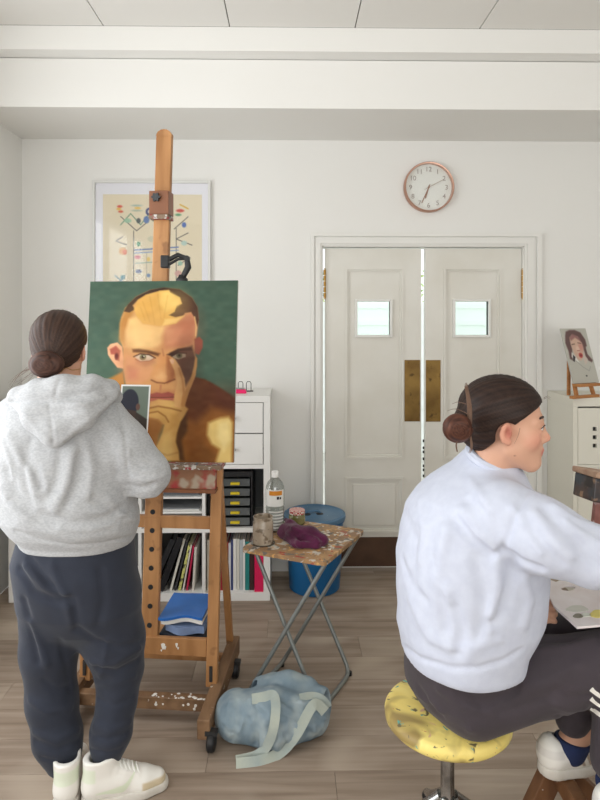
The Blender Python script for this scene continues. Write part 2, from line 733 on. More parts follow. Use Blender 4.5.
m_wall = mat('wall_paint', (234, 233, 229), 0.75, bump=0.03, bscale=35)
m_white = mat('white_trim_paint', (232, 231, 226), 0.5)
m_door = mat('door_paint', (226, 224, 216), 0.42, c2=(219, 216, 206), scale=3.0)
m_ceil = mat('ceiling_panel_paint', (234, 232, 227), 0.8)
m_beam = mat('beam_paint', (238, 237, 233), 0.7)
m_dark = mat('dark_joint', (95, 88, 80), 0.9)
m_black = mat('black_plastic', (28, 28, 30), 0.45)


def struct(name, mb, m, bevel=0.0, parent=None):
    o = mb.build(name, m, parent, bevel=bevel)
    if parent is None:
        o['kind'] = 'structure'
    return o


# floor: laid vinyl planks on a dark screed
fl = struct('floor', MB().box(XL, XR, YR, YB + 0.14, -0.05, -0.0065), m_dark)
m_plank = mat('floor_plank_vinyl', (172, 155, 139), 0.5, c2=(137, 120, 104), scale=2.6, stretch=(0.55, 9.0, 1.0), detail=6, lo=0.3, hi=0.68,
              c3=[((190, 175, 158), 1.6, 0.52, 0.75)], objrand=0.07, bump=0.05, bscale=9, bstretch=(1.2, 22, 1), spec=0.35, dist=0.6)
PW, PL = 0.182, 1.22
plank_cache = {}


def plank(x0, x1, y0, y1):
    key = (round(x1 - x0, 3), round(y1 - y0, 3))
    if key not in plank_cache:
        g = 0.0007
        o = MB().box(g, key[0] - g, g, key[1] - g, -0.006, 0.0).build('plank', m_plank, fl)
        plank_cache[key] = o.data
    else:
        o = bpy.data.objects.new('plank', plank_cache[key])
        COL.objects.link(o)
        o.parent = fl
    o.location = (x0, y0, 0)


y = YR
row = 0
while y < YB + 0.12:
    y1 = min(y + PW, YB + 0.13)
    x = XL - PL * ((row * 0.37) % 1.0)
    while x < XR:
        a, b = max(x, XL), min(x + PL, XR)
        if b - a > 0.03:
            plank(a, b, y, y1)
        x += PL
    y = y1
    row += 1

# ceiling: large fibre panels with open joints
ce = struct('ceiling', MB().box(XL, XR, YR, YB, ZC + 0.012, ZC + 0.06), m_dark)
PC = 0.645
x0 = float(WY(101, 25, 3.15)[0]) - 3 * PC
g = 0.0028
panel_cache = {}
for i in range(9):
    for j, (ya, yb) in enumerate(((-2.2, -0.45), (-0.45, 1.3), (1.3, 3.19))):
        a, b = max(x0 + i * PC, XL), min(x0 + (i + 1) * PC, XR)
        if b - a < 0.05:
            continue
        key = (round(b - a, 3), round(yb - ya, 3))
        if key not in panel_cache:
            o = MB().box(g, key[0] - g, g, key[1] - g, 0, 0.012).build('ceiling_panel', m_ceil, ce)
            panel_cache[key] = o.data
        else:
            o = bpy.data.objects.new('ceiling_panel', panel_cache[key]); COL.objects.link(o); o.parent = ce
        o.location = (a, ya, ZC)

# beam across the room and the shallow step above it
zs = 2.697
struct('trim_1', MB().box(XL, XR, 3.29, YB, zs, 2.953), m_beam)
struct('trim_2', MB().box(XL, XR, 3.19, YB, 2.957, ZC), m_beam)

# walls
dx0, dx1 = float(WY(322, 300, YB)[0]), float(WY(524, 300, YB)[0])
dtop = float(WY(420, 246, YB)[2])
struct('wall_back', MB().box(XL, dx0, YB, YB + 0.14, 0, zs).box(dx1, XR, YB, YB + 0.14, 0, zs).box(dx0, dx1, YB, YB + 0.14, dtop, zs), m_wall)
struct('wall_right', MB().box(XR, XR + 0.15, YR, YB + 0.14, 0, ZC), m_wall)
# left wall with a wide window opening out of frame
wy0, wy1, wz0, wz1 = 0.0, 2.7, 0.58, 2.55
struct('wall_left', MB().box(XL - 0.15, XL, YR, wy0, 0, ZC).box(XL - 0.15, XL, wy1, YB + 0.14, 0, ZC)
       .box(XL - 0.15, XL, wy0, wy1, 0, wz0).box(XL - 0.15, XL, wy0, wy1, wz1, ZC), m_wall)
vx0, vx1, vz0, vz1 = -1.25, 2.25, 0.72, 2.78
struct('wall_rear', MB().box(XL, vx0, YR - 0.15, YR, 0, ZC).box(vx1, XR, YR - 0.15, YR, 0, ZC)
       .box(vx0, vx1, YR - 0.15, YR, 0, vz0).box(vx0, vx1, YR - 0.15, YR, vz1, ZC), m_wall)
w = MB()
for k in range(4):
    yy = wy0 + (wy1 - wy0) * k / 3
    yy = min(max(yy, wy0 + 0.03), wy1 - 0.03)
    w.box(XL - 0.11, XL - 0.06, yy - 0.03, yy + 0.03, wz0, wz1)
w.box(XL - 0.11, XL - 0.06, wy0, wy1, wz0, wz0 + 0.05).box(XL - 0.11, XL - 0.06, wy0, wy1, wz1 - 0.05, wz1)
struct('window_1', w, m_white)
w = MB()
for k in range(4):
    xx = min(max(vx0 + (vx1 - vx0) * k / 3, vx0 + 0.03), vx1 - 0.03)
    w.box(xx - 0.03, xx + 0.03, YR - 0.11, YR - 0.06, vz0, vz1)
w.box(vx0, vx1, YR - 0.11, YR - 0.06, vz0, vz0 + 0.05).box(vx0, vx1, YR - 0.11, YR - 0.06, vz1 - 0.05, vz1)
struct('window_2', w, m_white)

# door casing with stepped mouldings
cz = float(WY(420, 233, YB)[2])
ca, cb = float(WY(310.5, 300, YB)[0]), float(WY(540, 300, YB)[0])
cs = MB()
for (i0, i1, dep) in ((0.0, 0.30, 0.030), (0.30, 0.42, 0.014), (0.42, 0.85, 0.022), (0.85, 1.0, 0.012)):
    wl, wr, wt = dx0 - ca, cb - dx1, cz - dtop
    cs.box(ca + wl * i0, ca + wl * i1, YB - dep, YB, 0, cz - wt * i0)
    cs.box(cb - wr * i1, cb - wr * i0, YB - dep, YB, 0, cz - wt * i0)
    cs.box(ca + wl * i1, cb - wr * i1, YB - dep, YB, cz - wt * i1, cz - wt * i0)
struct('trim_3', cs, m_white)
# jamb lining and the door stops behind the leaves
struct('trim_4', MB().box(dx0 - 0.001, dx0 + 0.006, YB, YB + 0.14, 0, dtop).box(dx1 - 0.006, dx1 + 0.001, YB, YB + 0.14, 0, dtop)
       .box(dx0, dx1, YB, YB + 0.14, dtop - 0.006, dtop + 0.001), m_white)

m_brass = mat('aged_brass', (140, 112, 62), 0.42, 0.75, c2=(112, 86, 46), scale=9, c3=[((86, 66, 38), 26, 0.60, 0.72)])
m_kick = mat('brown_kick_plate', (92, 66, 48), 0.5, c2=(74, 52, 38), scale=5)
m_pane = glass('door_glass', (248, 254, 251), 0.02)
m_gold = mat('hinge_brass', (172, 132, 66), 0.35, 0.8)


def leaf(n, pxa, pxb, px_pl, px_win, px_plate, hinge_side):
    Yf = YB + 0.022
    X = lambda p: float(WY(p, 400, Yf)[0])
    Z = lambda p: float(WY(0.5 * (pxa + pxb), p, Yf)[2])
    xa, xb, zt, zb = X(pxa), X(pxb), Z(248.6), 0.012
    pa, pb = X(px_pl[0]), X(px_pl[1])
    u0, u1 = Z(459), Z(267.5)
    l0, l1 = Z(533), Z(477)
    wa, wb, wz0, wz1 = X(px_win[0]), X(px_win[1]), Z(335), Z(301.5)
    Yc, Yd = Yf + 0.012, Yf + 0.044
    b = MB()
    # core with the window hole
    b.box(xa, xb, Yc, Yd, zb, wz0).box(xa, xb, Yc, Yd, wz1, zt).box(xa, wa, Yc, Yd, wz0, wz1).box(wb, xb, Yc, Yd, wz0, wz1)
    # proud stiles and rails
    b.box(xa, pa, Yf, Yc, zb, zt).box(pb, xb, Yf, Yc, zb, zt)
    for (q0, q1) in ((zb, l0), (l1, u0), (u1, zt)):
        b.box(pa, pb, Yf, Yc, q0, q1)
    d = b.build('door_%d' % n, m_door)
    d['kind'] = 'structure'
    for (q0, q1) in ((l0, l1), (u0, u1)):
        mo = MB()
        for (t0, t1, dep) in ((0.0, 0.014, -0.007), (0.014, 0.026, 0.003)):
            y0, y1 = Yf + dep, Yc
            mo.box(pa + t0, pa + t1, y0, y1, q0 + t0, q1 - t0).box(pb - t1, pb - t0, y0, y1, q0 + t0, q1 - t0)
            mo.box(pa + t1, pb - t1, y0, y1, q0 + t0, q0 + t1).box(pa + t1, pb - t1, y0, y1, q1 - t1, q1 - t0)
        mo.build('panel_moulding', m_door, d)
        # raised field
        if (q0, q1) == (l0, l1):
            MB().box(pa + 0.05, pb - 0.05, Yf + 0.005, Yc, q0 + 0.045, q1 - 0.045).build('raised_field', m_door, d, bevel=0.004)
    fr = MB()
    t = 0.016
    fr.box(wa - t, wa, Yf - 0.004, Yd, wz0 - t, wz1 + t).box(wb, wb + t, Yf - 0.004, Yd, wz0 - t, wz1 + t)
    fr.box(wa, wb, Yf - 0.004, Yd, wz0 - t, wz0).box(wa, wb, Yf - 0.004, Yd, wz1, wz1 + t)
    f = fr.build('window_frame', m_white, d, bevel=0.003)
    MB().box(wa, wb, Yc + 0.01, Yc + 0.014, wz0, wz1).build('pane', m_pane, f)
    MB().box(X(px_plate[0]), X(px_plate[1]), Yf - 0.003, Yf, Z(421.5), Z(360)).build('push_plate', m_brass, d, label='brass push plate')
    MB().box(xa + 0.006, xb - 0.006, Yf - 0.004, Yf, 0.02, Z(537)).build('kick_plate', m_kick, d, label='brown kick plate')
    hx = X(pxa) - 0.004 if hinge_side < 0 else X(pxb) + 0.004
    for zc in (Z(284), 0.25):
        h = MB()
        for q in range(5):
            h.lathe((hx, Yf - 0.010, zc - 0.09 + q * 0.036), [(0.0085, 0.001), (0.0085, 0.0345)], 12)
        h.lathe((hx, Yf - 0.010, zc - 0.098), [(0.004, 0), (0.0075, 0.004), (0.0075, 0.007)], 12)
        h.lathe((hx, Yf - 0.010, zc + 0.091), [(0.0075, 0), (0.0075, 0.003), (0.004, 0.007)], 12)
        h.build('hinge', m_gold, d, smooth=True)
    return d


d1 = leaf(1, 325.2, 421.2, (345, 403.5), (357.5, 390), (404.5, 420), -1)
d2 = leaf(2, 425.2, 521.5, (443.5, 501.5), (455.5, 488.5), (425.8, 440.5), 1)
# dark brush seal along the meeting stile of the left leaf
s = MB()
for py in (441, 448, 452, 459, 466, 470, 476, 483, 489, 496):
    p = WY(423.6, py, YB + 0.05)
    s.box(p[0] - 0.004, p[0] + 0.007, p[1], p[1] + 0.01, p[2] - 0.008, p[2] + 0.008)
s.build('seal_tuft', m_black, d1)

# outside, seen through the two panes and the gaps round the leaves
m_out = mat('render_outside', (244, 248, 244), 0.8)
m_ground = mat('paving_outside', (205, 205, 196), 0.9, c2=(190, 190, 182), scale=2)
go = MB().box(-3, 6, YB + 0.14, 9, -0.12, -0.02).build('ground_outside', m_ground); go['kind'] = 'structure'
w5 = MB().box(-3, 6, 7.4, 7.55, -0.1, 1.78)
for k in range(9):
    w5.box(-3, 6, 7.385, 7.40, 0.1 + k * 0.2, 0.16 + k * 0.2)
struct('wall_outside', w5, m_out)
m_leaf = mat('hedge_leaf', (176, 208, 150), 0.6, c2=(214, 220, 150), scale=9)
hb = MB()
r = random.Random(3)
for k in range(2600):
    c = np.array([r.uniform(-1.0, 3.5), r.uniform(7.6, 8.0), r.uniform(1.5, 2.15 + 0.12 * math.sin(k))])
    a = np.array([r.uniform(-1, 1), r.uniform(-1, 1), r.uniform(-1, 1)]) * 0.035
    b_ = np.array([r.uniform(-1, 1), r.uniform(-1, 1), r.uniform(-1, 1)]) * 0.022
    hb.raw([c - a, c + b_, c + a, c - b_], [(0, 1, 2, 3)])
hb.box(-1.0, 3.5, 7.62, 7.9, 0, 1.7)
hg = hb.build('hedge_foliage', m_leaf)
tag(hg, 'pale green hedge behind the low wall outside the door panes', 'hedge', kind='stuff')

# ------------------------------------------------------------------ wall clock
m_copper = mat('copper_rim', (190, 150, 132), 0.28, 0.85)
m_face = mat('clock_face', (238, 240, 234), 0.5)
m_num = mat('clock_numeral', (158, 144, 136), 0.5)
m_hand = mat('clock_hand', (150, 112, 92), 0.35, 0.6)
cc = WY(428, 188, YB)
cc[1] = YB
ck = thing('wall_clock', 'round white wall clock with copper rim above the double door', 'clock', cc)
R = 25.0 * YB / F
MB().lathe(cc, [(R - 0.004, 0.0), (R, 0.004), (R, 0.040), (R - 0.004, 0.045), (R - 0.010, 0.044), (R - 0.012, 0.022), (R - 0.012, 0.008)], 64, 'y').build('rim', m_copper, ck, smooth=True)
MB().lathe(cc, [(R - 0.012, 0.008), (R - 0.012, 0.014)], 64, 'y').build('clock_face', m_face, ck)
for k in range(1, 13):
    a = math.radians(30 * k)
    text_mesh(str(k), 0.042, m_num, 'numeral', ck, cc + np.array([math.sin(a) * 0.113, -0.0155, math.cos(a) * 0.113]))


def hand(name, ang, L, w, tail, yy):
    a = math.radians(ang)
    d = np.array([math.sin(a), 0, math.cos(a)])
    MB().beam(cc - d * tail + (0, -yy, 0), cc + d * L + (0, -yy, 0), w, 0.0012, side=(math.cos(a), 0, -math.sin(a))).build(name, m_hand, ck)


hand('hour_hand', 197, 0.072, 0.0075, 0.015, 0.018)
hand('minute_hand', 204, 0.108, 0.0055, 0.02, 0.0195)
hand('second_hand', 62, 0.105, 0.002, 0.03, 0.021)
MB().lathe(cc + (0, -0.0165, 0), [(0.006, 0), (0.006, 0.007)], 16, 'y').build('hub', m_hand, ck)
MB().lathe(cc, [(R - 0.011, 0.032), (R - 0.011, 0.0335)], 64, 'y').build('pane', glass('clock_glass', (255, 255, 255), 0.06), ck)

# ------------------------------------------------------------------ framed drawing on the wall
m_frame = mat('pale_frame', (222, 222, 218), 0.35)
m_matboard = mat('mat_board', (234, 234, 240), 0.8)
f0, f1 = WY(93.5, 181, YB), WY(211, 181, YB)
xa, xb, zt = f0[0], f1[0], f0[2]
zb = zt - 0.98
fa = thing('framed_drawing', 'framed cream drawing with scattered coloured marks behind the easel', 'picture', ((xa + xb) / 2, YB, zb))
t = 0.016
for (a, b, c, d) in ((xa, xa + t, zb, zt), (xb - t, xb, zb, zt), (xa + t, xb - t, zb, zb + t), (xa + t, xb - t, zt - t, zt)):
    MB().box(a, b, YB - 0.032, YB - 0.001, c, d).build('frame_bar', m_frame, fa, bevel=0.002)
MB().box(xa + t, xb - t, YB - 0.012, YB - 0.002, zb + t, zt - t).build('mat_board', m_matboard, fa)
# drawing in photograph-like units: 105 wide, 140 high
W_, H_ = 100.0, 128.0
pic = Picture(W_, H_, 170, 216, (226, 214, 186))
pic.mix(0.25 * pic.noise(22, 22, 4), (236, 226, 204))
rr = random.Random(5)
K = (70, 66, 64)
for (pts, w, c) in (([(18, 22), (34, 36), (44, 28)], 0.7, K), ([(18, 30), (28, 19), (38, 30), (46, 20), (56, 32)], 0.9, (92, 140, 108)),
                    ([(31, 36), (31, 90)], 0.6, K), ([(74, 33), (74, 90)], 0.6, K), ([(20, 42), (13, 46), (24, 50)], 0.6, K),
                    ([(86, 22), (72, 34)], 0.7, K), ([(86, 38), (74, 44), (90, 50)], 0.7, K), ([(78, 10), (86, 14)], 1.4, (214, 176, 70)),
                    ([(32, 55), (76, 52)], 1.2, (82, 112, 170)), ([(32, 58), (76, 55)], 1.0, (120, 146, 190)), ([(33, 68), (50, 67)], 0.7, (130, 160, 150)),
                    ([(12, 80), (22, 88)], 1.0, (90, 130, 150)), ([(22, 80), (14, 90)], 1.0, (70, 110, 130)), ([(76, 70), (88, 62)], 0.7, K),
                    ([(44, 58), (44, 92)], 0.4, (150, 140, 125)), ([(60, 58), (60, 92)], 0.4, (150, 140, 125)),
                    ([(22, 100), (80, 104)], 0.8, K), ([(30, 112), (70, 108)], 0.8, (92, 140, 108))):
    pic.line(pts, w, c, 0.4)
for (c, r_, col) in (((17, 12), (2.6, 1.3), (206, 72, 52)), ((18, 17), (2.4, 1.2), (206, 82, 52)), ((16, 14.5), (2.2, 1), (226, 176, 60)),
                     ((34, 11), (5, 0.9), (160, 180, 170)), ((34, 16), (5, 0.9), (170, 182, 164)), ((35, 13.5), (3, 1.1), (226, 186, 84)),
                     ((47, 17), (3.9, 3.9), (50, 62, 112)), ((47, 17), (1.8, 1.8), (222, 214, 196)), ((36, 26), (2.2, 2.6), (74, 82, 84)),
                     ((44, 25), (3.0, 3.6), (92, 122, 176)), ((25, 26), (3.6, 2.2), (156, 194, 164)), ((78, 16), (4, 1.6), (202, 70, 60)),
                     ((76, 20), (3, 1.2), (84, 150, 104)), ((82, 30), (2.2, 2.6), (80, 110, 180)), ((64, 35), (3, 2.4), (130, 100, 170)),
                     ((36, 49), (1.8, 2.2), (70, 140, 100)), ((60, 46), (2.4, 2.0), (180, 70, 76)), ((20, 56), (4.0, 3.4), (226, 178, 116)),
                     ((22, 57), (2.2, 2.6), (220, 120, 84)), ((35, 62), (3.0, 1.8), (206, 120, 130)), ((46, 64), (1.8, 2.2), (226, 196, 110)),
                     ((58, 63), (3.6, 2.6), (206, 120, 110)), ((36, 76), (3.0, 1.8), (84, 100, 140)), ((46, 80), (1.8, 1.8), (110, 140, 180)),
                     ((20, 82), (2.2, 2.2), (80, 140, 150)), ((76, 78), (3.4, 3.0), (206, 160, 150)), ((78, 68), (2.4, 2.2), (150, 190, 170)),
                     ((82, 48), (3.0, 2.4), (180, 206, 196)), ((50, 44), (5.0, 3.0), (206, 202, 176)), ((40, 108), (4, 3), (206, 90, 70)), ((66, 112), (3, 4), (80, 110, 170))):
    pic.ell(c, r_, col, 0.5, 0.95)
pm = 0.062
pic.build('drawing', matcol('picture_pigment', 0.6), fa, (xa + pm, YB - 0.0132, zt - 0.085), (xb - 0.055, YB - 0.0132, zt - 0.085), (xa + pm, YB - 0.0132, zb + 0.09))
MB().box(xa + t, xb - t, YB - 0.021, YB - 0.019, zb + t, zt - t).build('pane', glass('picture_glass', (255, 255, 255), 0.03), fa)
# ================================================================== shelf unit along the back wall
m_lam = mat('white_laminate', (234, 233, 229), 0.4)
m_knob = mat('steel_knob', (170, 170, 170), 0.3, 0.9)
YS = 3.478
xr = float(WY(270, 450, YS)[0])
pitch = 0.356
x_l = xr - 4 * pitch - 0.03
ZT = 1.148
su = thing('shelf_unit', 'white cube shelf unit along the wall behind the easel', 'shelf', ((x_l + xr) / 2, 3.67, 0))
T_ = 0.036
cols = [x_l + T_ + i * pitch for i in range(5)]       # left edge of every cell
YE = YB - 0.004
MB().box(x_l, xr, YS, YE, ZT - T_, ZT).build('top_panel', m_lam, su, bevel=0.0015)
MB().box(x_l, xr, YS, YE, 0.0, 0.045).build('bottom_panel', m_lam, su, bevel=0.0015)
MB().box(x_l, x_l + T_, YS, YE, 0.045, ZT - T_).build('side_panel', m_lam, su)
MB().box(xr - T_, xr, YS, YE, 0.045, ZT - T_).build('side_panel', m_lam, su)
dv = 0.018
cellx = []
for i in range(4):
    a = x_l + T_ + i * pitch if i == 0 else x_l + 0.015 + i * pitch + dv / 2 + 0.0
    b = xr - T_ if i == 3 else x_l + 0.015 + (i + 1) * pitch - dv / 2
    cellx.append((a, b))
    if i < 3:
        MB().box(b, b + dv, YS + 0.002, YE, 0.045, ZT - T_).build('divider', m_lam, su)
z1, z2 = 0.395, 0.752
for (za, zb_) in ((z1 - 0.012, z1 + 0.012), (z2 - 0.012, z2 + 0.012)):
    for (a, b) in cellx:
        MB().box(a, b, YS + 0.002, YE, za, zb_).build('shelf_board', m_lam, su)
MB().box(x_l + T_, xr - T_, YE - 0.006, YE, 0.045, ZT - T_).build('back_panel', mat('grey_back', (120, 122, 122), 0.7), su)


def drawer(a, b, z0, z1_):
    d = MB().box(a + 0.004, b - 0.004, YS - 0.002, YS + 0.016, z0 + 0.003, z1_ - 0.003).build('drawer', m_lam, su, bevel=0.0015)
    MB().lathe(((a + b) / 2, YS - 0.002, (z0 + z1_) / 2), [(0.005, 0), (0.005, 0.01), (0.010, 0.014), (0.010, 0.022), (0.006, 0.025)], 16, 'y').build('knob', m_knob, d, smooth=True)


for i in range(4):
    a, b = cellx[i]
    zm = (z2 + 0.012 + ZT - T_) / 2
    drawer(a, b, z2 + 0.012, zm)
    drawer(a, b, zm, ZT - T_)
# cupboard door in the lower left corner
a, b = cellx[0]
do = MB().box(a + 0.003, b - 0.003, YS - 0.002, YS + 0.016, 0.05, z1 - 0.014).build('cabinet_door', m_lam, su, bevel=0.0015)
f = MB()
for (p, q, r_, s_) in ((a + 0.02, a + 0.045, 0.07, z1 - 0.03), (b - 0.045, b - 0.02, 0.07, z1 - 0.03), (a + 0.045, b - 0.045, 0.07, 0.095), (a + 0.045, b - 0.045, z1 - 0.055, z1 - 0.03)):
    f.box(p, q, YS - 0.008, YS - 0.002, r_, s_)
f.build('door_frame_moulding', m_lam, do)
# tray insert in the third column
a2, b2 = cellx[2]
for zz in (0.495, 0.578, 0.66):
    MB().box(a2 + 0.001, b2 - 0.001, YS + 0.004, YE - 0.03, zz - 0.005, zz + 0.005).build('tray_board', m_lam, su)

# paper on the trays
def flat_stack(name, label, cat, x0, x1, y0, y1, z, layers, group=None, seed=0):
    r = random.Random(seed)
    t_ = thing(name, label, cat, ((x0 + x1) / 2, (y0 + y1) / 2, z), group)
    zz = z
    for (h, m) in layers:
        j = r.uniform(-0.006, 0.006)
        MB().box(x0 + j, x1 + j * 0.5, y0 + r.uniform(0, 0.012), y1, zz + 0.0004, zz + h).build('sheet_stack', m, t_, bevel=0.0006)
        zz += h


m_paper = mat('paper_white', (228, 226, 220), 0.8)
m_grey = mat('grey_card', (128, 130, 132), 0.7)
m_gray2 = mat('slate_card', (86, 90, 94), 0.6)
m_mag = mat('magenta_card', (178, 36, 84), 0.5)
m_yel = mat('yellow_card', (206, 196, 70), 0.5)
flat_stack('paper_stack', 'white sheets on the top tray of the shelf insert', 'paper', a2 + 0.02, b2 - 0.02, YS + 0.02, YE - 0.06, 0.665, [(0.006, m_paper), (0.004, m_yel), (0.006, m_paper)], 'paper on the trays', 1)
flat_stack('paper_stack', 'grey drawing pads on the second tray of the shelf insert', 'paper', a2 + 0.02, b2 - 0.02, YS + 0.015, YE - 0.06, 0.583, [(0.010, m_grey), (0.014, m_gray2), (0.010, m_grey), (0.012, m_paper)], 'paper on the trays', 2)
flat_stack('paper_stack', 'thin pale sheets on the third tray of the shelf insert', 'paper', a2 + 0.02, b2 - 0.02, YS + 0.02, YE - 0.06, 0.50, [(0.006, m_paper), (0.008, m_grey)], 'paper on the trays', 3)
flat_stack('magazine_stack', 'magenta and yellow folders lying under the trays', 'folder', a2 + 0.02, b2 - 0.015, YS + 0.012, YE - 0.06, 0.407, [(0.008, m_yel), (0.012, m_mag), (0.010, m_mag), (0.006, m_paper)], None, 4)

# ------------------------------------------------------------------ black small-parts chest
a3, b3 = cellx[3]
ox0, ox1 = a3 + 0.012, a3 + 0.262
oz0, oz1 = z1 + 0.0125, z1 + 0.322
oy0, oy1 = YS + 0.03, YE - 0.05
oc = thing('drawer_organiser', 'black small-parts organiser with smoky drawers and yellow tabs', 'organiser', ((ox0 + ox1) / 2, (oy0 + oy1) / 2, oz0))
m_smoke = mat('smoky_plastic', (48, 52, 52), 0.3, c2=(62, 66, 64), scale=14, coat=0.1)
m_tab = mat('yellow_tab', (214, 190, 40), 0.4)
MB().box(ox0, ox0 + 0.010, oy0, oy1, oz0, oz1).box(ox1 - 0.010, ox1, oy0, oy1, oz0, oz1).box(ox0 + 0.01, ox1 - 0.01, oy0, oy1, oz1 - 0.030, oz1) \
    .box(ox0 + 0.01, ox1 - 0.01, oy1 - 0.01, oy1, oz0, oz1 - 0.03).box(ox0 + 0.01, ox1 - 0.01, oy0, oy1 - 0.01, oz0, oz0 + 0.006).build('casing', m_black, oc, bevel=0.002)
dh = (oz1 - 0.03 - oz0 - 0.006) / 5
for k in range(5):
    zz = oz0 + 0.006 + k * dh
    d = MB().hexa([(ox0 + 0.014, oy0 - 0.012, zz + 0.005), (ox1 - 0.014, oy0 - 0.012, zz + 0.005), (ox1 - 0.014, oy1 - 0.02, zz + 0.005), (ox0 + 0.014, oy1 - 0.02, zz + 0.005),
                   (ox0 + 0.014, oy0 - 0.002, zz + dh - 0.010), (ox1 - 0.014, oy0 - 0.002, zz + dh - 0.010), (ox1 - 0.014, oy1 - 0.02, zz + dh - 0.010), (ox0 + 0.014, oy1 - 0.02, zz + dh - 0.010)]).build('drawer', m_smoke, oc, bevel=0.002)
    xm = (ox0 + ox1) / 2 + 0.028
    MB().box(xm - 0.026, xm + 0.026, oy0 - 0.022, oy0 - 0.004, zz + 0.014, zz + 0.028).build('tab', m_tab, d, bevel=0.003)
    if k == 2:
        MB().box(ox0 + 0.022, ox0 + 0.056, oy0 - 0.016, oy0 - 0.008, zz + 0.014, zz + 0.042).build('sticker', m_paper, d)

# ------------------------------------------------------------------ books and folders
m_pg = mat('book_pages', (224, 218, 204), 0.85)


def book(x, w, h, dep, col, label, lean=0.0, group='books in the bottom row', z=0.045, y=None, name='book', rough=0.5, c2=None, pages=True):
    y = YS + 0.035 if y is None else y
    t_ = thing(name, label, 'book' if name == 'book' else name.replace('_', ' '), (x, y, z), group)
    T = Matrix.Translation((x, y, z)) @ Matrix.Rotation(lean, 4, 'Y')
    if lean > 0:
        T = Matrix.Translation((x, y, z + w * math.sin(lean))) @ Matrix.Rotation(lean, 4, 'Y')
    m = mat('cover_%d_%d_%d' % col, col, rough, c2=c2, scale=40, lo=0.55, hi=0.6)
    c = min(0.0025, w * 0.2)
    cov = MB(T)
    cov.box(0, c, 0, dep, 0, h).box(w - c, w, 0, dep, 0, h).box(c, w - c, 0, c, 0, h)
    cov.build('cover', m, t_)
    if pages:
        MB(T).box(c, w - c, c, dep - 0.004, 0.004, h - 0.004).build('pages', m_pg, t_)
    return t_


bx = cellx[3][0] + 0.006
spec = [(0.020, 0.285, (222, 216, 200), 'cream book at the left end of the row behind the easel post'), (0.012, 0.27, (190, 200, 186), 'slim pale green book beside the cream one'),
        (0.016, 0.282, (60, 64, 76), 'charcoal book left of the dark red books'), (0.026, 0.287, (146, 28, 40), 'dark red book, wider of the two'),
        (0.014, 0.272, (160, 40, 48), 'dark red book, slimmer of the two'), (0.010, 0.265, (206, 206, 210), 'thin pale grey booklet right of the red books'),
        (0.008, 0.285, (58, 66, 112), 'thin navy blue book among the pale ones'), (0.014, 0.29, (228, 226, 220), 'white magazine right of the navy book'),
        (0.012, 0.29, (212, 210, 200), 'off-white magazine in the middle of the pale magazines'), (0.014, 0.285, (184, 190, 192), 'light grey magazine left of the teal book'),
        (0.008, 0.288, (236, 234, 230), 'bright white booklet touching the teal book'), (0.018, 0.275, (36, 128, 124), 'teal book in the bottom shelf row'),
        (0.020, 0.28, (62, 36, 36), 'dark brown book between teal book and pink binder')]
for i, (w, h, c, lb) in enumerate(spec):
    w = w * 1.28
    book(bx, w, h, 0.21, c, lb, c2=None)
    bx += w + 0.0016
bw = min(0.058, cellx[3][1] - bx - 0.004)
bi = book(bx + 0.002, bw, 0.30, 0.26, (214, 22, 84), 'bright pink ring binder at the right end of the shelf', name='binder', group=None, y=YS + 0.012)
# leaning black portfolios and notebooks in the next cell
xb_ = cellx[2][0]
book(xb_ + 0.030, 0.030, 0.315, 0.27, (26, 27, 31), 'black portfolio case leaning, left one of the pair', lean=0.42, name='portfolio', group='black portfolios', pages=False, y=YS + 0.02)
book(xb_ + 0.085, 0.034, 0.320, 0.27, (20, 21, 25), 'black portfolio case leaning, right one of the pair', lean=0.36, name='portfolio', group='black portfolios', pages=False, y=YS + 0.02)
book(xb_ + 0.150, 0.012, 0.30, 0.21, (222, 218, 206), 'cream notebook leaning against the black portfolio', lean=0.26)
book(xb_ + 0.176, 0.010, 0.285, 0.21, (54, 54, 58), 'dark notebook leaning right of the cream one', lean=0.24)
book(xb_ + 0.198, 0.014, 0.27, 0.21, (206, 204, 120), 'yellow patterned notebook leaning in the shelf', lean=0.22, c2=(60, 60, 50))
book(xb_ + 0.222, 0.008, 0.262, 0.21, (220, 214, 206), 'thin white leaflet leaning next to the crimson booklet', lean=0.18)
book(xb_ + 0.243, 0.009, 0.255, 0.21, (186, 34, 74), 'crimson booklet leaning beside the shelf divider', lean=0.15)
book(xb_ + 0.276, 0.012, 0.245, 0.20, (212, 206, 196), 'ivory booklet standing against the shelf divider', lean=0.06)

# ------------------------------------------------------------------ on top of the unit
pk = WY(243, 391, 3.62)
sp_ = thing('tape_dispenser', 'bright pink desk tool on the white shelf unit', 'stationery', (pk[0], 3.62, ZT))
m_pink = mat('neon_pink', (244, 30, 110), 0.35)
MB().hexa([(pk[0] - 0.055, 3.59, ZT), (pk[0] + 0.022, 3.59, ZT), (pk[0] + 0.022, 3.64, ZT), (pk[0] - 0.055, 3.64, ZT),
           (pk[0] - 0.05, 3.592, ZT + 0.024), (pk[0] + 0.016, 3.592, ZT + 0.022), (pk[0] + 0.016, 3.638, ZT + 0.022), (pk[0] - 0.05, 3.638, ZT + 0.024)]).build('body', m_pink, sp_, bevel=0.004)
MB().box(pk[0] - 0.045, pk[0] + 0.01, 3.597, 3.633, ZT + 0.024, ZT + 0.030).build('cutter', m_knob, sp_)
wr = thing('wire_stand', 'black wire card stand on the shelf unit', 'stationery', (pk[0] + 0.02, 3.70, ZT))
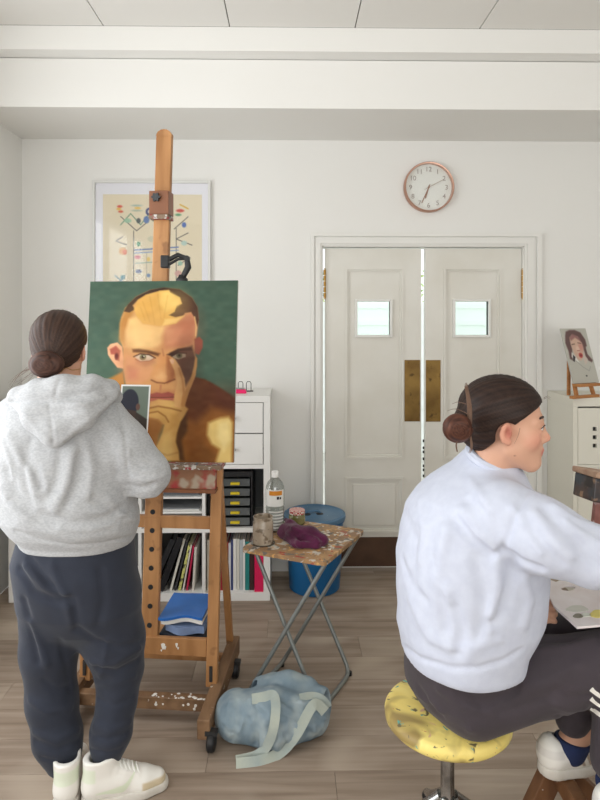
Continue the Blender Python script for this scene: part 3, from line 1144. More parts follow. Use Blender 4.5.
for dx in (-0.02, 0.028):
    MB().tube([(pk[0] + dx - 0.014, 3.70, ZT + 0.003), (pk[0] + dx - 0.014, 3.70, ZT + 0.048), (pk[0] + dx - 0.008, 3.70, ZT + 0.058), (pk[0] + dx + 0.008, 3.70, ZT + 0.058), (pk[0] + dx + 0.014, 3.70, ZT + 0.048), (pk[0] + dx + 0.014, 3.70, ZT + 0.003)], 0.0022, 8).build('wire_loop', m_black, wr, smooth=True)
MB().box(pk[0] - 0.05, pk[0] + 0.055, 3.685, 3.715, ZT, ZT + 0.004).build('base_plate', m_black, wr)

# ================================================================== right cabinet
m_cream = mat('cream_laminate', (228, 225, 212), 0.45)
CYF = 3.52
kx = float(WY(547, 450, YB)[0])
KT = 1.128
cb_ = thing('storage_cabinet', 'cream storage cabinet with cut-out square grips on the right', 'cabinet', (kx + 0.7, 3.7, 0))
KW = 4 * 0.352 - 0.18
kx1 = kx + KW
MB().box(kx, kx1, CYF, YB - 0.004, KT - 0.05, KT).build('top_panel', m_cream, cb_, bevel=0.0015)
MB().box(kx, kx1, CYF, YB - 0.004, 0.0, 0.05).build('bottom_panel', m_cream, cb_)
MB().box(kx, kx + 0.026, CYF, YB - 0.004, 0.05, KT - 0.05).build('side_panel', m_cream, cb_)
MB().box(kx1 - 0.026, kx1, CYF, YB - 0.004, 0.05, KT - 0.05).build('side_panel', m_cream, cb_)
MB().box(kx + 0.026, kx1 - 0.026, YB - 0.012, YB - 0.004, 0.05, KT - 0.05).build('back_panel', m_cream, cb_)
cw = (KW - 0.052 - 2 * 0.016) / 3
for i in range(3):
    a = kx + 0.026 + i * (cw + 0.016)
    if i < 2:
        MB().box(a + cw, a + cw + 0.016, CYF, YB - 0.012, 0.05, KT - 0.05).build('divider', m_cream, cb_)
    for j in range(3):
        z0 = 0.05 + j * 0.343
        if j:
            MB().box(a, a + cw, CYF, YB - 0.012, z0 - 0.008, z0 + 0.008).build('shelf_board', m_cream, cb_)
        zA, zB = z0 + (0.010 if j else 0.003), z0 + 0.333
        # door slab with two columns of three square holes
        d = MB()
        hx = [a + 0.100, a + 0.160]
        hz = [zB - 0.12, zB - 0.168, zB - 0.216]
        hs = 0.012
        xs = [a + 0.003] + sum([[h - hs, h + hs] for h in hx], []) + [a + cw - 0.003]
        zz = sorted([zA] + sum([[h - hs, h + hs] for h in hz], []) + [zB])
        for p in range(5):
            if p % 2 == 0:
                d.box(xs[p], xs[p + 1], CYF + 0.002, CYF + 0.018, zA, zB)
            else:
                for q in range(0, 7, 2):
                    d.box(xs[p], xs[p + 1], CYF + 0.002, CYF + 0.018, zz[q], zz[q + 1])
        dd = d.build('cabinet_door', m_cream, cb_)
        MB().box(hx[0] - 0.04, hx[1] + 0.04, CYF + 0.0185, CYF + 0.022, hz[2] - 0.03, hz[0] + 0.03).build('grip_shade_panel', m_black, dd)  # black panel added as the shade seen inside the holes

# small display easel with a portrait
m_beech = mat('beech_wood', (190, 132, 78), 0.5, c2=(168, 110, 60), scale=6, stretch=(1, 1, 6))
ang = math.radians(-24)
pe = WZ(581, 397, KT)
E = Matrix.Translation((pe[0] + 0.01, min(pe[1], 3.66), KT)) @ Matrix.Rotation(-ang, 4, 'Z')
me_ = thing('display_easel', 'small beech display easel on the cream cabinet', 'easel', (pe[0] + 0.01, min(pe[1], 3.66), KT))
lean = math.radians(17)
up = np.array([0, math.sin(lean), math.cos(lean)])
for sx in (-0.07, 0.07):
    MB(E).beam((sx, -0.02, 0.0), np.array((sx * 0.9, -0.02, 0.0)) + up * 0.085, 0.022, 0.014).build('foot_post', m_beech, me_, bevel=0.001)
MB(E).box(-0.13, 0.085, -0.045, -0.02, 0.0, 0.016).build('base_bar', m_beech, me_, bevel=0.001)
MB(E).box(-0.085, 0.085, -0.055, -0.012, 0.066, 0.082).build('ledge', m_beech, me_, bevel=0.001)
MB(E).beam((0, 0.012, 0.06), np.array((0, 0.012, 0.06)) + up * 0.345, 0.024, 0.012).build('mast', m_beech, me_, bevel=0.001)
MB(E).beam((0, 0.10, 0.0), np.array((0, 0.022, 0.0)) + up * 0.26, 0.02, 0.012).build('back_leg', m_beech, me_, bevel=0.001)
pp = thing('portrait_study', 'small portrait of a long-haired face on the display easel', 'painting', (pe[0] + 0.01, min(pe[1], 3.66), KT))
o0 = np.array((0, -0.022, 0.083))
cw_, ch_ = 0.205, 0.325
nrm = np.array([0, -math.cos(lean), math.sin(lean)])
c0 = o0 + nrm * 0.004
MB(E).hexa([c0 + (-cw_ / 2, 0, 0) - nrm * 0.006, c0 + (cw_ / 2, 0, 0) - nrm * 0.006, c0 + (cw_ / 2, 0, 0), c0 + (-cw_ / 2, 0, 0),
            c0 + (-cw_ / 2, 0, 0) - nrm * 0.006 + up * ch_, c0 + (cw_ / 2, 0, 0) - nrm * 0.006 + up * ch_, c0 + (cw_ / 2, 0, 0) + up * ch_, c0 + (-cw_ / 2, 0, 0) + up * ch_]).build('board', mat('grey_board', (188, 186, 178), 0.7), pp)
ps = Picture(33, 52, 100, 158, (188, 186, 176))
hp = (104, 78, 76)
ps.poly([(6, 3), (11, 1.5), (18, 1.5), (25, 4), (29, 11), (29, 17), (26, 19), (27, 25), (32, 31), (30, 33), (26, 31), (24, 26), (23, 14), (12, 8), (9, 12), (9, 20), (6, 27), (7, 31), (3, 29), (3.5, 22), (2, 14), (4, 7)], hp, 0.8)
ps.poly([(9, 9), (13, 6), (20, 8), (23, 14), (23, 22), (20, 28), (17, 31), (13, 30), (9.5, 23), (8.5, 15)], (206, 172, 152), 0.9)
ps.poly([(9, 9), (14, 5), (22, 9), (23, 13), (16, 9), (10, 12)], (140, 96, 96), 0.7, 0.8)
ps.ell((21, 18), (3, 4), (198, 140, 128), 1.5, 0.8)
ps.ell((16, 20), (2.2, 3.0), (222, 190, 170), 0.8)
ps.line([(15, 21.5), (18, 21.5)], 0.8, (160, 104, 96))
ps.ell((18, 26), (2.6, 2.4), (178, 74, 72), 0.6)
ps.ell((18.2, 26), (1.3, 1.0), (120, 50, 52), 0.4)
ps.line([(10, 15.5), (13.5, 15)], 0.9, (110, 92, 78)); ps.line([(18, 14), (22, 14.6)], 0.8, (120, 96, 84))
ps.poly([(7, 23), (11, 27), (14, 33), (10, 31), (6, 27)], (222, 220, 214), 0.6)
ps.poly([(8, 25), (10.5, 27.5), (8, 32), (6.5, 31)], (56, 50, 52), 0.5)
ps.poly([(20, 28), (25, 20), (26, 30), (24, 33), (21, 35)], (206, 188, 176), 0.8, 0.8)
ps.poly([(24, 20), (27, 18), (27, 26), (31, 32), (27, 31), (24, 27)], hp, 0.6)
ps.line([(10, 31), (17, 37), (24, 41), (27, 37)], 0.5, (150, 150, 144))
ps.ell((19, 45.5), (1.1, 0.7), (60, 60, 58), 0.3)
tl = E @ Vector(c0 + (-cw_ / 2, 0, 0) + up * ch_ + nrm * 0.0006)
tr = E @ Vector(c0 + (cw_ / 2, 0, 0) + up * ch_ + nrm * 0.0006)
bl = E @ Vector(c0 + (-cw_ / 2, 0, 0) + nrm * 0.0006)
ps.build('painted_portrait', matcol('picture_pigment'), pp, tl, tr, bl)
# ================================================================== studio easel
m_ewood = mat('easel_wood', (186, 136, 88), 0.5, c2=(158, 110, 66), scale=3.0, stretch=(6, 6, 0.8), detail=5, c3=[((142, 98, 60), 14, 0.63, 0.72)])
m_ebase = mat('easel_base_wood', (142, 110, 80), 0.6, c2=(112, 84, 60), scale=4, stretch=(5, 1, 5), c3=[((206, 198, 186), 38, 0.70, 0.73)])
m_splat = mat('paint_crusted_wood', (126, 104, 84), 0.6, c2=(160, 70, 62), scale=16, lo=0.5, hi=0.6,
              c3=[((196, 192, 186), 55, 0.55, 0.60), ((70, 92, 110), 42, 0.62, 0.66), ((150, 52, 56), 24, 0.64, 0.68)], bump=0.4, bscale=60)
m_paintpanel = mat('painted_panel', (150, 108, 80), 0.55, c2=(166, 62, 58), scale=7, lo=0.48, hi=0.56, c3=[((176, 160, 140), 11, 0.57, 0.63)])
m_fleck = mat('dried_white_paint', (236, 232, 224), 0.5)
m_block = mat('walnut_block', (134, 86, 58), 0.45, c2=(116, 72, 48), scale=5)
m_steel = mat('dark_steel', (70, 72, 74), 0.4, 0.7)

EO = np.array([-0.572, 2.53, 0.0])
EY = math.radians(-6)
ET = Matrix.Translation(EO) @ Matrix.Rotation(EY, 4, 'Z')
es = thing('studio_easel', 'tall wooden studio easel on castors holding the big portrait', 'easel', EO)


def mastp(z):                    # centre line of the mast in easel coordinates
    return np.array([0.0, 0.02 + (z - 0.25) * 0.093, z])


ma = MB(ET).beam(mastp(0.22), mastp(2.385), 0.070, 0.030).build('mast', m_ewood, es, bevel=0.004)
# rounded head of the mast
top = mastp(2.385)
hd = []
for k in range(9):
    a = math.pi * k / 8
    hd.append(top + np.array([0.035 * math.cos(a), 0.015, 0.03 * math.sin(a)]))
MB(ET).prism(hd, (0, -0.03, 0)).build('mast_head', m_ewood, es)
for z in np.arange(0.33, 0.90, 0.075):
    p = mastp(z) + (0.0, -0.0155, 0)
    MB(ET).lathe(p, [(0.0105, -0.002), (0.0105, 0.0008)], 14, 'y').build('peg_hole', m_steel, ma)
UX = 0.262
for sx in (-1, 1):
    u = MB(ET).beam((sx * UX, 0.0, 0.105), (sx * (UX + 0.012), 0.055, 1.0), 0.045, 0.030).build('upright', m_ewood, es, bevel=0.003)
    MB(ET).box(sx * UX - 0.006, sx * UX + 0.006, -0.020, -0.013, 0.13, 0.19).build('slot', m_steel, u)
    MB(ET).beam((sx * (UX + 0.01), 0.32, 0.11), (sx * (UX + 0.012), 0.075, 0.93), 0.030, 0.022).build('rear_brace', m_ewood, es, bevel=0.002)
    r_ = MB(ET).hexa([(sx * 0.285 - 0.024, -0.235, 0.045), (sx * 0.285 + 0.024, -0.235, 0.045), (sx * 0.285 + 0.024, 0.36, 0.045), (sx * 0.285 - 0.024, 0.36, 0.045),
                      (sx * 0.285 - 0.024, -0.235, 0.118), (sx * 0.285 + 0.024, -0.235, 0.118), (sx * 0.285 + 0.024, 0.36, 0.125), (sx * 0.285 - 0.024, 0.36, 0.125)]).build('base_rail', m_ebase, es, bevel=0.004)
    for yy in (-0.225, 0.24):
        cs_ = MB(ET)
        xx = sx * 0.285 + 0.03
        cs_.lathe((xx - 0.016, yy, 0.036), [(0.010, -0.004), (0.030, 0.0), (0.036, 0.006), (0.036, 0.020), (0.030, 0.028), (0.010, 0.032)], 24, 'x')
        w_ = cs_.build('castor', m_black, es, smooth=True)
        MB(ET).box(xx - 0.024, xx + 0.02, yy - 0.014, yy + 0.014, 0.062, 0.078).build('castor_fork', m_steel, w_)
MB(ET).box(-0.265, 0.265, -0.085, -0.045, 0.050, 0.098).build('cross_rail', m_ebase, es, bevel=0.003)
MB(ET).box(-0.265, 0.265, 0.235, 0.262, 0.068, 0.098).build('cross_rail', m_ewood, es, bevel=0.003)
rr = random.Random(9)
fk = MB(ET)
for k in range(26):
    x = rr.uniform(0.02, 0.26); y_ = rr.uniform(-0.082, -0.05)
    fk.lathe((x, y_, 0.0982), [(rr.uniform(0.003, 0.009), 0), (0.002, 0.0016)], 7)
for k in range(9):
    x = rr.uniform(0.04, 0.26)
    fk.lathe((x, -0.0852, rr.uniform(0.06, 0.09)), [(rr.uniform(0.003, 0.007), 0), (0.002, 0.0012)], 7, 'y')
fk.build('paint_fleck', m_fleck, es)
MB(ET).box(-0.24, 0.24, -0.002, 0.018, 0.218, 0.290).build('lower_board', m_ewood, es, bevel=0.003)
MB(ET).box(-0.24, 0.24, 0.018, 0.24, 0.222, 0.232).build('tray_panel', m_ewood, es)
fk = MB(ET)
for (x, z, a, b) in ((0.062, 0.255, 0.010, 0.020), (0.07, 0.25, 0.006, 0.012), (0.118, 0.262, 0.006, 0.014), (0.124, 0.25, 0.004, 0.008), (0.055, 0.238, 0.004, 0.006)):
    poly = [(x + a * math.cos(t) * (0.7 + 0.3 * math.sin(3 * t)), -0.0022, z + b * math.sin(t) * (0.8 + 0.2 * math.cos(2 * t))) for t in np.linspace(0, 2 * math.pi, 12, endpoint=False)]
    fk.prism(poly, (0, -0.0015, 0))
fk.build('paint_fleck', m_fleck, es)
MB(ET).box(-0.25, 0.25, 0.052, 0.072, 0.715, 0.765).build('cross_bar', m_ewood, es, bevel=0.002)
# ledge assembly that carries the canvas
MB(ET).box(-0.31, 0.308, -0.045, 0.060, 0.982, 1.000).build('ledge', m_splat, es, bevel=0.002)
MB(ET).box(-0.275, 0.275, 0.0, 0.036, 0.895, 0.982).build('ledge_panel', m_paintpanel, es)
MB(ET).box(-0.28, 0.28, -0.018, 0.036, 0.882, 0.896).build('ledge_lip', m_block, es, bevel=0.002)
# upper canvas holder with its star knob
zc = 2.07
c_ = mastp(zc)
bk = MB(ET).box(c_[0] - 0.046, c_[0] + 0.040, c_[1] - 0.048, c_[1] + 0.03, zc - 0.040, zc + 0.062).build('canvas_holder', m_block, es, bevel=0.003)
MB(ET).box(c_[0] - 0.046, c_[0] + 0.040, c_[1] - 0.056, c_[1] + 0.03, zc - 0.060, zc - 0.041).build('holder_lip', m_splat, es, bevel=0.002)
kn = []
for k in range(24):
    a = 2 * math.pi * k / 24
    r_ = 0.017 + 0.0035 * math.cos(6 * a)
    kn.append((c_[0] - 0.012 + r_ * math.cos(a), c_[1] - 0.049, zc + 0.032 + r_ * math.sin(a)))
MB(ET).prism(kn, (0, -0.014, 0)).build('star_knob', m_steel, bk)

# ------------------------------------------------------------------ the big portrait canvas
BR, TL, TR = A(233.8, 462.6, 2.455), A(90.4, 281.6, 2.545), A(238, 280.4, 2.515)
BL = BR - (TR - TL)
nn = np.cross(BR - BL, TL - BL); nn /= np.linalg.norm(nn)
if nn[1] > 0:
    nn = -nn
pc = thing('portrait_canvas', 'large oil portrait of a man with hand on chin, green background', 'painting', (BL + BR) / 2)
th = 0.018
MB().hexa([BL, BR, BR - nn * th, BL - nn * th, TL, TR, TR - nn * th, TL - nn * th]).build('stretched_canvas', mat('canvas_edge', (206, 204, 196), 0.85), pc, bevel=0.0015)
V_ = Picture(149, 182, 224, 273, (74, 100, 84))
V_.X += 89; V_.Y += 281
V_.mix(np.clip(0.55 - (V_.Y - 281) / 150, 0, 0.6), (60, 86, 72))
V_.mix(np.clip((V_.Y - 330) / 120, 0, 0.6) * np.clip((140 - V_.X) / 50 + 0.4, 0, 1), (92, 124, 102))
V_.mix(0.22 * V_.noise(40, 40, 1), (64, 92, 76))


def Z5(pts):
    return [(100 + x / 5.0, 280 + y / 5.0) for x, y in pts]


def Z4(pts):
    return [(110 + x / 4.615, 380 + y / 4.615) for x, y in pts]


# shoulders
V_.poly([(89, 392), (104, 384), (126, 373), (134, 420), (140, 463), (89, 463)], (196, 136, 62), 1.5)
V_.poly([(196, 378), (208, 381), (222, 389), (240, 402), (240, 464), (176, 464), (176, 420)], (98, 54, 26), 1.2)
V_.poly([(212, 384), (240, 400), (240, 412), (224, 404)], (92, 50, 32), 2.0, 0.8)
V_.poly([(186, 418), (200, 424), (214, 408), (230, 412), (240, 416), (240, 464), (186, 464), (184, 446)], (156, 98, 38), 4.0, 0.9)
V_.poly([(206, 444), (214, 450), (222, 456), (214, 464), (192, 464), (196, 452)], (120, 72, 24), 3.0, 0.75)
V_.poly([(212, 424), (224, 419), (232, 418), (236, 424), (236, 464), (220, 464), (224, 450), (216, 445), (211, 436)], (232, 198, 118), 2.0)
V_.poly([(222, 424), (232, 422), (235, 440), (228, 452), (221, 438)], (246, 222, 150), 2.5, 0.8)
V_.poly([(190, 386), (204, 388), (206, 402), (196, 412), (186, 404)], (98, 56, 26), 3.0, 0.8)
# head
V_.poly(Z5([(105, 220), (110, 190), (130, 140), (180, 85), (250, 50), (320, 40), (400, 50), (460, 90), (490, 140), (498, 200), (492, 270), (485, 330), (492, 480), (470, 540), (450, 600), (425, 720), (250, 740), (160, 620), (136, 480), (128, 440), (125, 350), (105, 290)]), (214, 158, 98), 0.8)
V_.poly(Z5([(105, 310), (104, 220), (130, 145), (175, 160), (150, 200), (136, 260), (132, 330)]), (186, 128, 62), 2.0)
V_.poly(Z5([(150, 200), (185, 185), (220, 222), (300, 238), (345, 238), (335, 300), (300, 340), (180, 345), (140, 340), (135, 260)]), (238, 192, 122), 2.0)
V_.poly(Z5([(335, 240), (385, 222), (430, 180), (465, 170), (487, 215), (484, 280), (470, 330), (400, 345), (335, 352), (318, 290)]), (196, 124, 88), 3.0)
V_.poly(Z5([(330, 250), (380, 240), (420, 250), (400, 320), (340, 335)]), (216, 146, 106), 2.5, 0.7)
# hair
V_.poly(Z5([(122, 160), (140, 125), (180, 85), (250, 50), (320, 38), (400, 48), (462, 90), (492, 140), (500, 205), (492, 240), (478, 195), (460, 165), (430, 170), (420, 185), (380, 192), (345, 180), (375, 160), (385, 130), (410, 120), (400, 90), (350, 65), (345, 52), (300, 56), (230, 76), (190, 102), (165, 130), (178, 150), (150, 166)]), (68, 48, 34), 0.7)
V_.poly(Z5([(190, 102), (230, 76), (300, 56), (345, 54), (352, 66), (400, 90), (413, 122), (387, 133), (377, 163), (348, 181), (385, 192), (428, 182), (385, 222), (300, 236), (220, 222), (185, 182), (172, 148)]), (224, 170, 82), 0.7)
V_.poly(Z5([(300, 60), (345, 58), (400, 95), (405, 118), (370, 150), (330, 160), (300, 120)]), (240, 196, 104), 2.0, 0.9)
V_.poly(Z5([(330, 200), (385, 196), (425, 184), (385, 220), (320, 232)]), (248, 208, 122), 1.2, 0.9)
for (a, b) in (((215, 110), (255, 215)), ((250, 85), (280, 225)), ((290, 75), (310, 200)), ((205, 140), (230, 205)), ((340, 80), (325, 190))):
    V_.line(Z5([a, b]), 0.9, (196, 142, 64), 0.8, 0.5)
V_.line(Z5([(478, 190), (488, 240), (486, 285)]), 1.2, (236, 200, 130), 0.6)
# ears
V_.poly(Z5([(45, 345), (60, 326), (95, 318), (120, 340), (130, 400), (130, 450), (100, 446), (70, 410), (50, 380)]), (234, 172, 128), 0.6)
V_.poly(Z5([(58, 352), (88, 334), (112, 360), (108, 412), (88, 405), (84, 380), (64, 378)]), (180, 92, 74), 0.9)
V_.ell(Z5([(94, 388)])[0], (2.0, 3.2), (110, 50, 44), 0.8)
V_.poly(Z5([(480, 302), (505, 290), (522, 310), (522, 345), (505, 382), (484, 372)]), (150, 78, 62), 0.7)
# face shadows and lights
V_.poly(Z5([(362, 372), (470, 335), (492, 400), (482, 480), (440, 545), (410, 450), (380, 405)]), (92, 64, 50), 1.6)
V_.poly(Z5([(140, 380), (190, 402), (260, 420), (285, 450), (265, 500), (215, 530), (150, 520), (132, 450)]), (226, 162, 112), 2.0)
V_.poly(Z5([(150, 440), (205, 455), (200, 500), (155, 505)]), (214, 132, 104), 3.0, 0.8)
V_.poly(Z5([(190, 405), (280, 398), (290, 420), (240, 440), (195, 425)]), (190, 126, 88), 2.0, 0.8)
V_.poly(Z5([(305, 372), (350, 378), (372, 400), (388, 450), (388, 502), (345, 526), (290, 512), (268, 482), (295, 430)]), (222, 156, 94), 1.6)
V_.poly(Z5([(345, 382), (375, 410), (390, 460), (388, 505), (352, 525), (345, 470)]), (158, 94, 56), 1.6, 0.85)
V_.poly(Z5([(285, 490), (325, 470), (345, 490), (330, 510), (295, 508)]), (240, 182, 118), 2.0, 0.8)
V_.line(Z5([(272, 508), (300, 520), (338, 524), (388, 505)]), 1.2, (104, 54, 36), 0.8)
V_.line(Z5([(320, 535), (318, 570)]), 1.6, (180, 110, 76), 1.0, 0.8)
V_.line(Z5([(322, 352), (330, 385)]), 1.0, (150, 92, 60), 1.0, 0.7)
# eyes and brows
V_.poly(Z5([(170, 352), (205, 350), (255, 358), (312, 374), (302, 388), (240, 372), (175, 368)]), (104, 66, 40), 1.0)
V_.poly(Z5([(184, 390), (212, 377), (255, 380), (285, 396), (258, 411), (212, 414)]), (208, 194, 170), 0.6)
V_.ell(Z5([(226, 393)])[0], (3.2, 3.0), (100, 110, 76), 0.6)
V_.ell(Z5([(226, 393)])[0], (1.3, 1.3), (28, 24, 20), 0.5)
V_.ell(Z5([(231, 388)])[0], (0.6, 0.6), (236, 232, 222), 0.4)
V_.line(Z5([(180, 390), (212, 376), (256, 380), (288, 397)]), 1.2, (72, 42, 30), 0.6)
V_.line(Z5([(190, 404), (215, 416), (260, 412), (284, 398)]), 0.7, (150, 92, 66), 0.6)
V_.poly(Z5([(345, 380), (400, 350), (465, 342), (472, 358), (412, 364), (366, 388)]), (58, 38, 28), 0.9)
V_.poly(Z5([(374, 388), (400, 372), (438, 374), (440, 392), (405, 404), (380, 398)]), (158, 148, 126), 0.6)
V_.ell(Z5([(408, 384)])[0], (3.0, 2.9), (84, 92, 66), 0.6)
V_.ell(Z5([(408, 384)])[0], (1.2, 1.2), (22, 20, 18), 0.5)
V_.line(Z5([(370, 388), (400, 371), (442, 374)]), 1.1, (44, 28, 22), 0.6)
# mouth and chin
V_.poly(Z4([(195, 60), (255, 50), (320, 55), (320, 118), (195, 118)]), (200, 134, 88), 2.0, 0.8)
V_.poly(Z4([(196, 74), (232, 64), (255, 68), (285, 62), (314, 72), (314, 86), (255, 88), (196, 88)]), (164, 84, 74), 0.7)
V_.poly(Z4([(196, 89), (255, 90), (314, 87), (304, 104), (250, 108), (200, 104)]), (184, 100, 84), 0.7)
V_.line(Z4([(196, 88), (255, 89), (314, 86)]), 0.8, (98, 44, 42), 0.5)
# hand
V_.poly(Z4([(185, 180), (240, 186), (270, 215), (250, 262), (244, 376), (176, 376)]), (148, 92, 46), 2.5)
V_.poly(Z4([(330, 190), (372, 150), (378, 240), (352, 285), (368, 376), (340, 376), (322, 300), (330, 240)]), (62, 40, 24), 2.0)
V_.poly(Z4([(190, 120), (240, 98), (300, 104), (345, 112), (378, 140), (362, 172), (345, 200), (330, 250), (325, 290), (340, 330), (345, 376), (250, 376), (240, 310), (262, 255), (272, 212), (245, 186), (190, 176)]), (212, 166, 92), 1.0)
V_.poly(Z4([(196, 112), (240, 98), (300, 104), (330, 122), (300, 134), (240, 124), (200, 134)]), (226, 182, 106), 1.2)
V_.line(Z4([(196, 138), (240, 128), (300, 138), (345, 150)]), 1.2, (142, 92, 46), 0.9)
V_.line(Z4([(196, 160), (240, 152), (275, 175), (290, 200)]), 1.2, (142, 92, 46), 0.9)
V_.poly(Z4([(265, 260), (300, 240), (318, 290), (320, 345), (285, 365), (262, 330)]), (226, 186, 110), 2.5, 0.9)
V_.poly(Z4([(300, 165), (340, 160), (326, 220), (296, 236)]), (190, 142, 74), 2.0, 0.8)
V_.line(Z4([(255, 340), (290, 352), (335, 340)]), 1.2, (150, 104, 56), 1.2, 0.7)
V_.poly(Z5([(358, 405), (372, 396), (386, 402), (412, 440), (437, 500), (445, 560), (440, 620), (420, 650), (392, 640), (388, 590), (402, 520), (385, 460)]), (228, 176, 110), 0.8)
V_.poly(Z5([(362, 408), (372, 400), (382, 410), (380, 428), (368, 424)]), (232, 188, 150), 0.5)
V_.line(Z5([(408, 450), (428, 510), (436, 570), (428, 630)]), 1.4, (178, 118, 62), 1.2, 0.8)
V_.poly(Z5([(488, 388), (497, 400), (497, 440), (484, 505), (462, 560), (440, 640), (425, 640), (440, 570), (468, 500), (482, 440)]), (200, 146, 82), 0.8)
# soft modelling strokes
for (c, r_, col, op) in (((142, 345), (9, 4), (236, 190, 128), .5), ((133, 372), (7, 9), (196, 124, 92), .45), ((150, 378), (9, 8), (206, 140, 92), .5),
                         ((176, 372), (8, 12), (150, 92, 58), .4), ((190, 366), (7, 14), (66, 44, 36), .6), ((128, 352), (4, 14), (196, 132, 84), .6), ((164, 348), (4, 6), (186, 120, 78), .6),
                         ((146, 362), (8, 3), (190, 128, 92), .5), ((140, 338), (12, 5), (240, 200, 134), .5), ((156, 332), (8, 10), (224, 170, 108), .5), ((190, 330), (8, 14), (176, 104, 76), .5),
                         ((164, 376), (4, 4), (240, 190, 130), .6), ((150, 404), (10, 3), (176, 112, 74), .6), ((176, 440), (8, 18), (170, 122, 62), .45), ((168, 452), (6, 8), (236, 200, 130), .5),
                         ((158, 428), (6, 8), (180, 130, 70), .5), ((196, 440), (8, 20), (110, 62, 26), .6), ((200, 400), (10, 10), (84, 44, 24), .6), ((228, 400), (10, 8), (110, 56, 34), .5),
                         ((150, 312), (14, 8), (206, 150, 68), .4), ((176, 304), (8, 8), (248, 206, 116), .5)):
    V_.ell(c, r_, col, min(r_) * 1.6, op)
V_.mix(0.06 * V_.noise(6, 4, 8), (255, 236, 190))
V_.mix(0.07 * V_.noise(9, 6, 9), (40, 24, 12))
V_.X -= 89; V_.Y -= 281
lum = V_.c.mean(2, keepdims=True)
V_.c = lum + (V_.c - lum) * 0.88
V_.c = np.clip(128 + (V_.c - 128) * 1.08 - 8, 8, 250)
o_ = nn * 0.0006
V_.build('oil_painting', matcol('oil_pigment', 0.5, bump=0.08, bscale=260, spec=0.2), pc, TL + o_, TR + o_, BL + o_)

# black spring clamp with jointed arm on the mast
cl = A(166, 262, 2.56)
ca_ = thing('clamp_arm', 'black jointed clamp arm fixed to the easel mast above the canvas', 'clamp', A(163, 262, 2.58))
MB().box(*[v for i in range(3) for v in (A(166, 262, 2.565)[i] - (0.018, 0.028, 0.026)[i], A(166, 262, 2.565)[i] + (0.016, 0.012, 0.026)[i])]).build('clamp_body', m_black, ca_, bevel=0.004)
j0, j1, j2 = A(169, 262, 2.545), A(187, 258.5, 2.55), A(183.5, 276, 2.55)
MB().tube([j0 + UP * 0.01, (j0 + j1) / 2 + UP * 0.022, j1], 0.010, 10).tube([j0 - UP * 0.01, (j0 + j1) / 2 + UP * 0.004, j1], 0.006, 10).build('upper_arm', m_black, ca_, smooth=True)
MB().tube([j1, (j1 + j2) / 2 + RGT * 0.012, j2], [0.011, 0.014, 0.012], 10).lathe(j1 + (0, 0.012, 0), [(0.012, 0.0), (0.012, 0.024)], 14, 'y').build('lower_arm', m_black, ca_, smooth=True)
MB().lathe(A(182, 281, 2.55), [(0.024, 0), (0.024, 0.008), (0.016, 0.016), (0.012, 0.026)], 18).build('foot', m_black, ca_, smooth=True)

# ------------------------------------------------------------------ things lying on the easel tray
m_blue = mat('blue_folder', (36, 108, 190), 0.4, c2=(28, 90, 168), scale=5)
m_navy = mat('slate_cloth', (64, 72, 84), 0.85, bump=0.2, bscale=90)
m_pale = mat('pale_blue_cloth', (120, 140, 176), 0.85, bump=0.2, bscale=90)


def sagged(name, label, cat, m, x0, x1, y0, y1, z, th_, sag, seed, parent=None):
    r = random.Random(seed)
    nx, ny = 14, 8
    top, bot = [], []
    for j in range(ny + 1):
        for i in range(nx + 1):
            u, v = i / nx, j / ny
            zz = z + sag * (math.sin(u * 5 + seed) * 0.3 + 0.35 + 0.25 * math.sin(v * 4 + u * 3 + seed))
            k = 0.012 * math.sin(u * 7 + seed) * (1 - v)
            x = x0 + (x1 - x0) * u; y_ = y0 + (y1 - y0) * v + k
            top.append((x, y_, zz + th_)); bot.append((x, y_, zz))
    n = len(top)
    f_ = []
    w1 = nx + 1
    for j in range(ny):
        for i in range(nx):
            a = j * w1 + i
            f_.append((a, a + 1, a + w1 + 1, a + w1)); f_.append((n + a, n + a + w1, n + a + w1 + 1, n + a + 1))
    for i in range(nx):
        f_.append((i, n + i, n + i + 1, i + 1)); b = ny * w1 + i
        f_.append((b, b + 1, n + b + 1, n + b))
    for j in range(ny):
        a = j * w1; f_.append((a, a + w1, n + a + w1, n + a)); b = a + nx
        f_.append((b, n + b, n + b + w1, b + w1))
    o = MB(ET).raw(top + bot, f_).build(name, m, parent, smooth=True, bevel=0.0)
    if parent is None:
        tag(o, label, cat)
    return o


sagged('cloth', 'dark slate cloth at the bottom of the pile on the easel tray', 'cloth', m_navy, 0.035, 0.215, 0.024, 0.22, 0.2335, 0.046, 0.010, 1)
sagged('cloth', 'pale blue folded cloth in the pile on the easel tray', 'cloth', m_pale, 0.060, 0.222, 0.026, 0.22, 0.292, 0.030, 0.010, 2)
sagged('paper_pad', 'white paper pad under the blue folder on the easel tray', 'paper', m_paper, 0.045, 0.218, 0.03, 0.23, 0.334, 0.016, 0.008, 4)
sagged('plastic_folder', 'bright blue plastic folder on top of the easel tray', 'folder', m_blue, 0.036, 0.220, 0.024, 0.24, 0.3515, 0.010, 0.010, 4)
